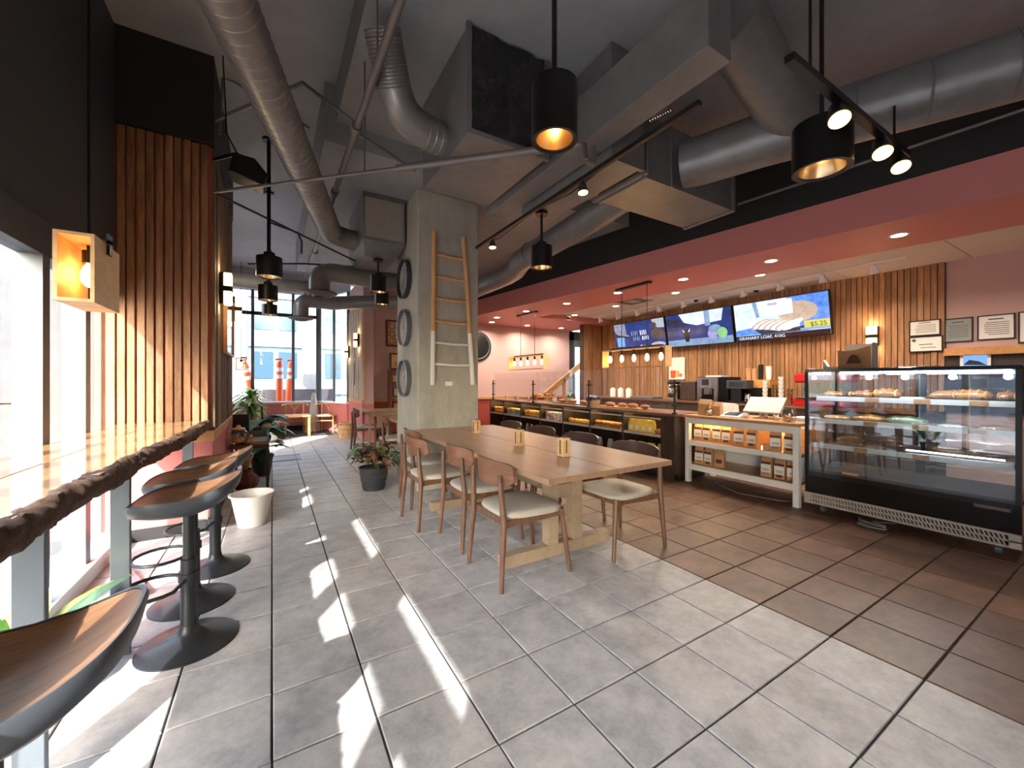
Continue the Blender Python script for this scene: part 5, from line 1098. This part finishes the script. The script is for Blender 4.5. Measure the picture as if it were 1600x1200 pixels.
for i, (x, y, m, lb) in enumerate([(-.24, 5.5, 'bread', 'small brown bowl beside the amber jar on the console'), (-.19, 5.47, 'kraft', 'little wooden bowl at the front edge of the console')]):
    put('small_bowl', B().lathe([(.03, 0), (.055, .03), (.05, .03), (.02, .008)], (x, y, .57), 18), M[m], lb, 'bowl', smooth=True)
put('wooden_figure', B().lathe([(.018, 0), (.02, .04), (.012, .06), (.02, .08), (.012, .1), (.001, .11)], (-.21, 5.55, .57), 14), M['ladder'], 'small turned wooden figure on the console table', 'figure', smooth=True)
t = thing('chalkboard', 'small blank black chalkboard standing on the console table', 'sign', (-.34, 6.05, .57)); build('board', B().box(-.42, -.25, 6.04, 6.055, .66, .88), M['black'], t); build('foot', B().box(-.36, -.31, 6.02, 6.08, .57, .66), M['darkwood'], t)
put('white_bucket', B().lathe([(.11, 0), (.165, .285), (.18, .285), (.18, .275), (.172, .27), (.16, .265), (.105, .01)], (-.155, 4.32, 0), 36), M['white'], 'white tapered bucket on the floor by the bar stools', 'bucket', smooth=True)
t = thing('ribbed_vase', 'brown ribbed glass vase with dry stalks under the console', 'vase', (-.27, 5.72, 0))
pf = [(.06, 0), (.11, .03), (.135, .09), (.12, .16), (.07, .2), (.06, .23), (.07, .25)]; vb_ = B(); n = 40; vs = []
rows = [[(-.27+r*(1+.05*math.cos(10*a))*math.cos(a), 5.72+r*(1+.05*math.cos(10*a))*math.sin(a), z) for a in [2*math.pi*j/n for j in range(n)]] for r, z in pf]
build('vessel', B().grid(rows, True).add(rows[0], [tuple(range(n))]), M['print'], t, smooth=50); bb = B()
for i in range(12): a = rnd.uniform(0, 6.28); bb.leaf((-.27, 5.72, .22), (math.cos(a)*.4, math.sin(a)*.4, 1), rnd.uniform(.2, .3), .06, .1)
build('dry_stalks', bb, M['straw'], t, smooth=60)
# fiddle leaf plant by the console
lv = []; stx, sty = -.12, 6.5
for i in range(22):
    a = rnd.uniform(-2.4, 1.2); z = rnd.uniform(.35, .92); lv.append(B().leaf((stx+.04*math.cos(a), sty+.04*math.sin(a), z), (math.cos(a), math.sin(a), rnd.uniform(-.1, .5)), rnd.uniform(.26, .38), .17, .45, n=6))
plant('fiddle_leaf_plant', 'big dark leaved plant behind the console table', (stx, sty, 0), .14, .28, 'potgrey', lv, ['darkgreen', 'green'], stems=B().tube([(stx, sty, .24), (stx+.02, sty, .6), (stx-.01, sty, .95)], .014, 8))
lv = []; stx, sty = -.28, 7.3
for i in range(110):
    a = rnd.uniform(0, 6.28); z = rnd.uniform(.72, 1.12); lv.append(B().leaf((stx, sty, z), (math.cos(a), math.sin(a), rnd.uniform(.1, 1.6)), rnd.uniform(.22, .36), .065, .6, n=4))
plant('variegated_plant', 'tall bright green and white striped plant near the far window', (stx, sty, 0), .16, .36, 'white', lv, ['brightgreen', 'brightgreen', 'green'], stems=B().tube([(stx, sty, .3), (stx+.01, sty+.01, .7), (stx, sty, 1.0)], .016, 8))
lv = []
for (a, L_, ti, w_) in [(.3, .5, 1.1, .12), (.9, .45, .8, .11), (1.6, .42, 1.3, .13), (2.6, .4, 1.5, .13), (-.5, .42, 1.0, .11), (3.6, .4, 1.2, .12), (-1.2, .38, 1.6, .12), (4.5, .36, .9, .12)]:
    lv.append(B().leaf((-.85, 2.28, .2), (math.cos(a), math.sin(a), ti), L_, w_, .25, n=6))
plant('bar_plant', 'broad leaved yellow green plant under the window bar', (-.85, 2.28, 0), .12, .2, 'potgrey', lv, ['green', 'yellowleaf', 'yellowleaf'])
t = thing('fern_pot', 'rusty green fern in a charcoal ribbed pot beside the column', 'plant', (1.05, 4.98, 0))
build('pot', B().lathe([(.125, 0), (.14, .06), (.136, .065), (.152, .13), (.148, .135), (.165, .2), (.16, .205), (.175, .27), (.165, .27), (.15, .24), (.01, .24)], (1.05, 4.98, 0), 30), M['potgrey'], t, smooth=50)
for i in range(170):
    a = rnd.uniform(0, 6.28); el = rnd.uniform(.15, 1.5); r = rnd.uniform(.0, .27); z = .3+rnd.uniform(0, .22)
    build('frond', B().leaf((1.05+r*math.cos(a), 4.98+r*math.sin(a), z), (math.cos(a+rnd.uniform(-.6, .6)), math.sin(a+rnd.uniform(-.6, .6)), el), rnd.uniform(.1, .19), .06, .8, n=3), M[rnd.choice(['darkgreen', 'rust', 'rust', 'green'])], t, smooth=60)

# ---------------------------------------------------------------- far seating by the back window
def plain_table(label, x0, x1, y0, y1):
    t = thing('side_table', label, 'table', ((x0+x1)/2, (y0+y1)/2, 0), group='smaller oak tables behind the column')
    build('table_top', B().box(x0, x1, y0, y1, .72, .75), M['table'], t, bevel=.004)
    for x in (x0+.06, x1-.06):
        for y in (y0+.06, y1-.06): build('leg', B().tube([(x, y, 0), (x, y, .72)], [.018, .026], 10), M['tableleg'], t, smooth=True)
    build('apron', B().box(x0+.06, x1-.06, y0+.05, y0+.07, .65, .72).box(x0+.06, x1-.06, y1-.07, y1-.05, .65, .72), M['tableleg'], t)
plain_table('smaller oak table just behind the concrete column', 1.46, 2.66, 5.55, 6.3); plain_table('smaller oak table farther behind the column', 1.46, 2.66, 7.5, 8.2)
dup(ch, (1.60, 6.05, 0), R(3), 'walnut chair at the oak table just behind the column', 'walnut chairs behind the column')
dup(ch, (1.55, 7.85, 0), R(-3), 'walnut chair at the farther oak table behind the fern', 'walnut chairs behind the column')
dup(ch, (2.5, 6.05, 0), R(180), 'walnut chair on the far side of the oak table behind the column', 'walnut chairs behind the column')
def wishbone(x, y, rz, label):
    t = thing('wishbone_chair', label, 'chair', (x, y, 0), rz, 'pale wishbone chairs by the back window')
    for sx, sy in ((-.22, -.2), (-.22, .2), (.2, -.22), (.2, .22)): build('leg', B().tube([(sx, sy, 0), (sx*1.0, sy, .42 if sx > 0 else .68)], .016, 10), M['ladder'], t, smooth=True, local=True)
    build('seat', B().box(-.22, .22, -.22, .22, .40, .44), M['straw'], t, bevel=.015, local=True)
    build('stretcher', B().bar((-.2, -.2, .22), (.2, -.22, .22), .02, .02).bar((-.2, .2, .22), (.2, .22, .22), .02, .02).bar((.2, -.2, .3), (.2, .2, .3), .02, .02), M['ladder'], t, local=True)
    build('top_rail', B().tube([(.08+.0*a, 0, 0) if False else (.02-.26*math.cos(a), .29*math.sin(a), .69+.02*math.cos(a)) for a in [R(q) for q in range(-110, 111, 20)]], .016, 10), M['ladder'], t, smooth=True, local=True)
    build('wishbone', B().tube([(-.22, 0, .44), (-.235, 0, .54), (-.23, .1, .69)], .012, 8).tube([(-.235, 0, .53), (-.23, -.1, .69)], .012, 8), M['ladder'], t, smooth=True, local=True)
wishbone(.5, 11.45, R(-90), 'pale wishbone chair behind the low table by the back window'); wishbone(1.2, 11.2, R(-115), 'pale wishbone chair right of the grey cone by the back window')
t = thing('low_table', 'low pale wooden table in front of the back window', 'table', (.44, 10.8, 0))
build('table_top', B().box(.08, .8, 10.55, 11.05, .45, .49), M['ladder'], t, bevel=.004)
for x in (.1, .73):
    for y in (10.57, 10.98): build('leg', B().box(x, x+.05, y, y+.05, 0, .45), M['ladder'], t)
put('felt_cone', B().lathe([(.16, 0), (.165, .03), (.05, .95), (.015, 1.0), (.001, 1.005)], (.93, 11.55, 0), 26), M['stone'], 'tall grey cone tree ornament by the back window', 'ornament', smooth=True)
lv = [B().leaf((-.0, 10.2, .3), (math.cos(a), math.sin(a), 1.3), .5, .12, .4, n=5) for a in (.2, .9, 2.0, 3.2, 4.4, 5.4)]
plant('white_leaf_plant', 'pot plant with pale and dark broad leaves left of the low table', (-.0, 10.2, 0), .14, .3, 'white', lv, ['bluegrey', 'darkgreen'])
pk = B(); rows = []
for i in range(1, 8):
    f_ = math.pi*i/8; rows.append([(1.47+.14*(1+.09*abs(math.cos(5*a)))*math.sin(f_)*math.cos(a), 10.35+.14*(1+.09*abs(math.cos(5*a)))*math.sin(f_)*math.sin(a), .11-.11*math.cos(f_)) for a in [2*math.pi*j/40 for j in range(40)]])
t = thing('pumpkin', 'pale ribbed pumpkin on the floor by the weathered boards', 'pumpkin', (1.47, 10.35, 0)); build('body', pk.grid(rows, True).add(rows[0], [tuple(range(40))]).add(rows[-1], [tuple(range(40))]), M['pumpkin'], t, smooth=50); build('stalk', B().tube([(1.47, 10.35, .2), (1.48, 10.35, .25)], [.02, .012], 8), M['straw'], t, smooth=True)
t = thing('straw_basket', 'round straw bale basket beside the pale pumpkin', 'basket', (1.45, 9.75, 0)); build('body', B().lathe([(.15, 0), (.18, .1), (.18, .28), (.15, .36), (.13, .36), (.15, .28), (.13, .02)], (1.45, 9.75, 0), 24), M['straw'], t, smooth=True)
for z in (.1, .2, .3): build('binding', B().lathe([(.17, z), (.188, z+.01), (.17, z+.02)], (1.45, 9.75, 0), 24, caps=0), M['rail'], t, smooth=True)
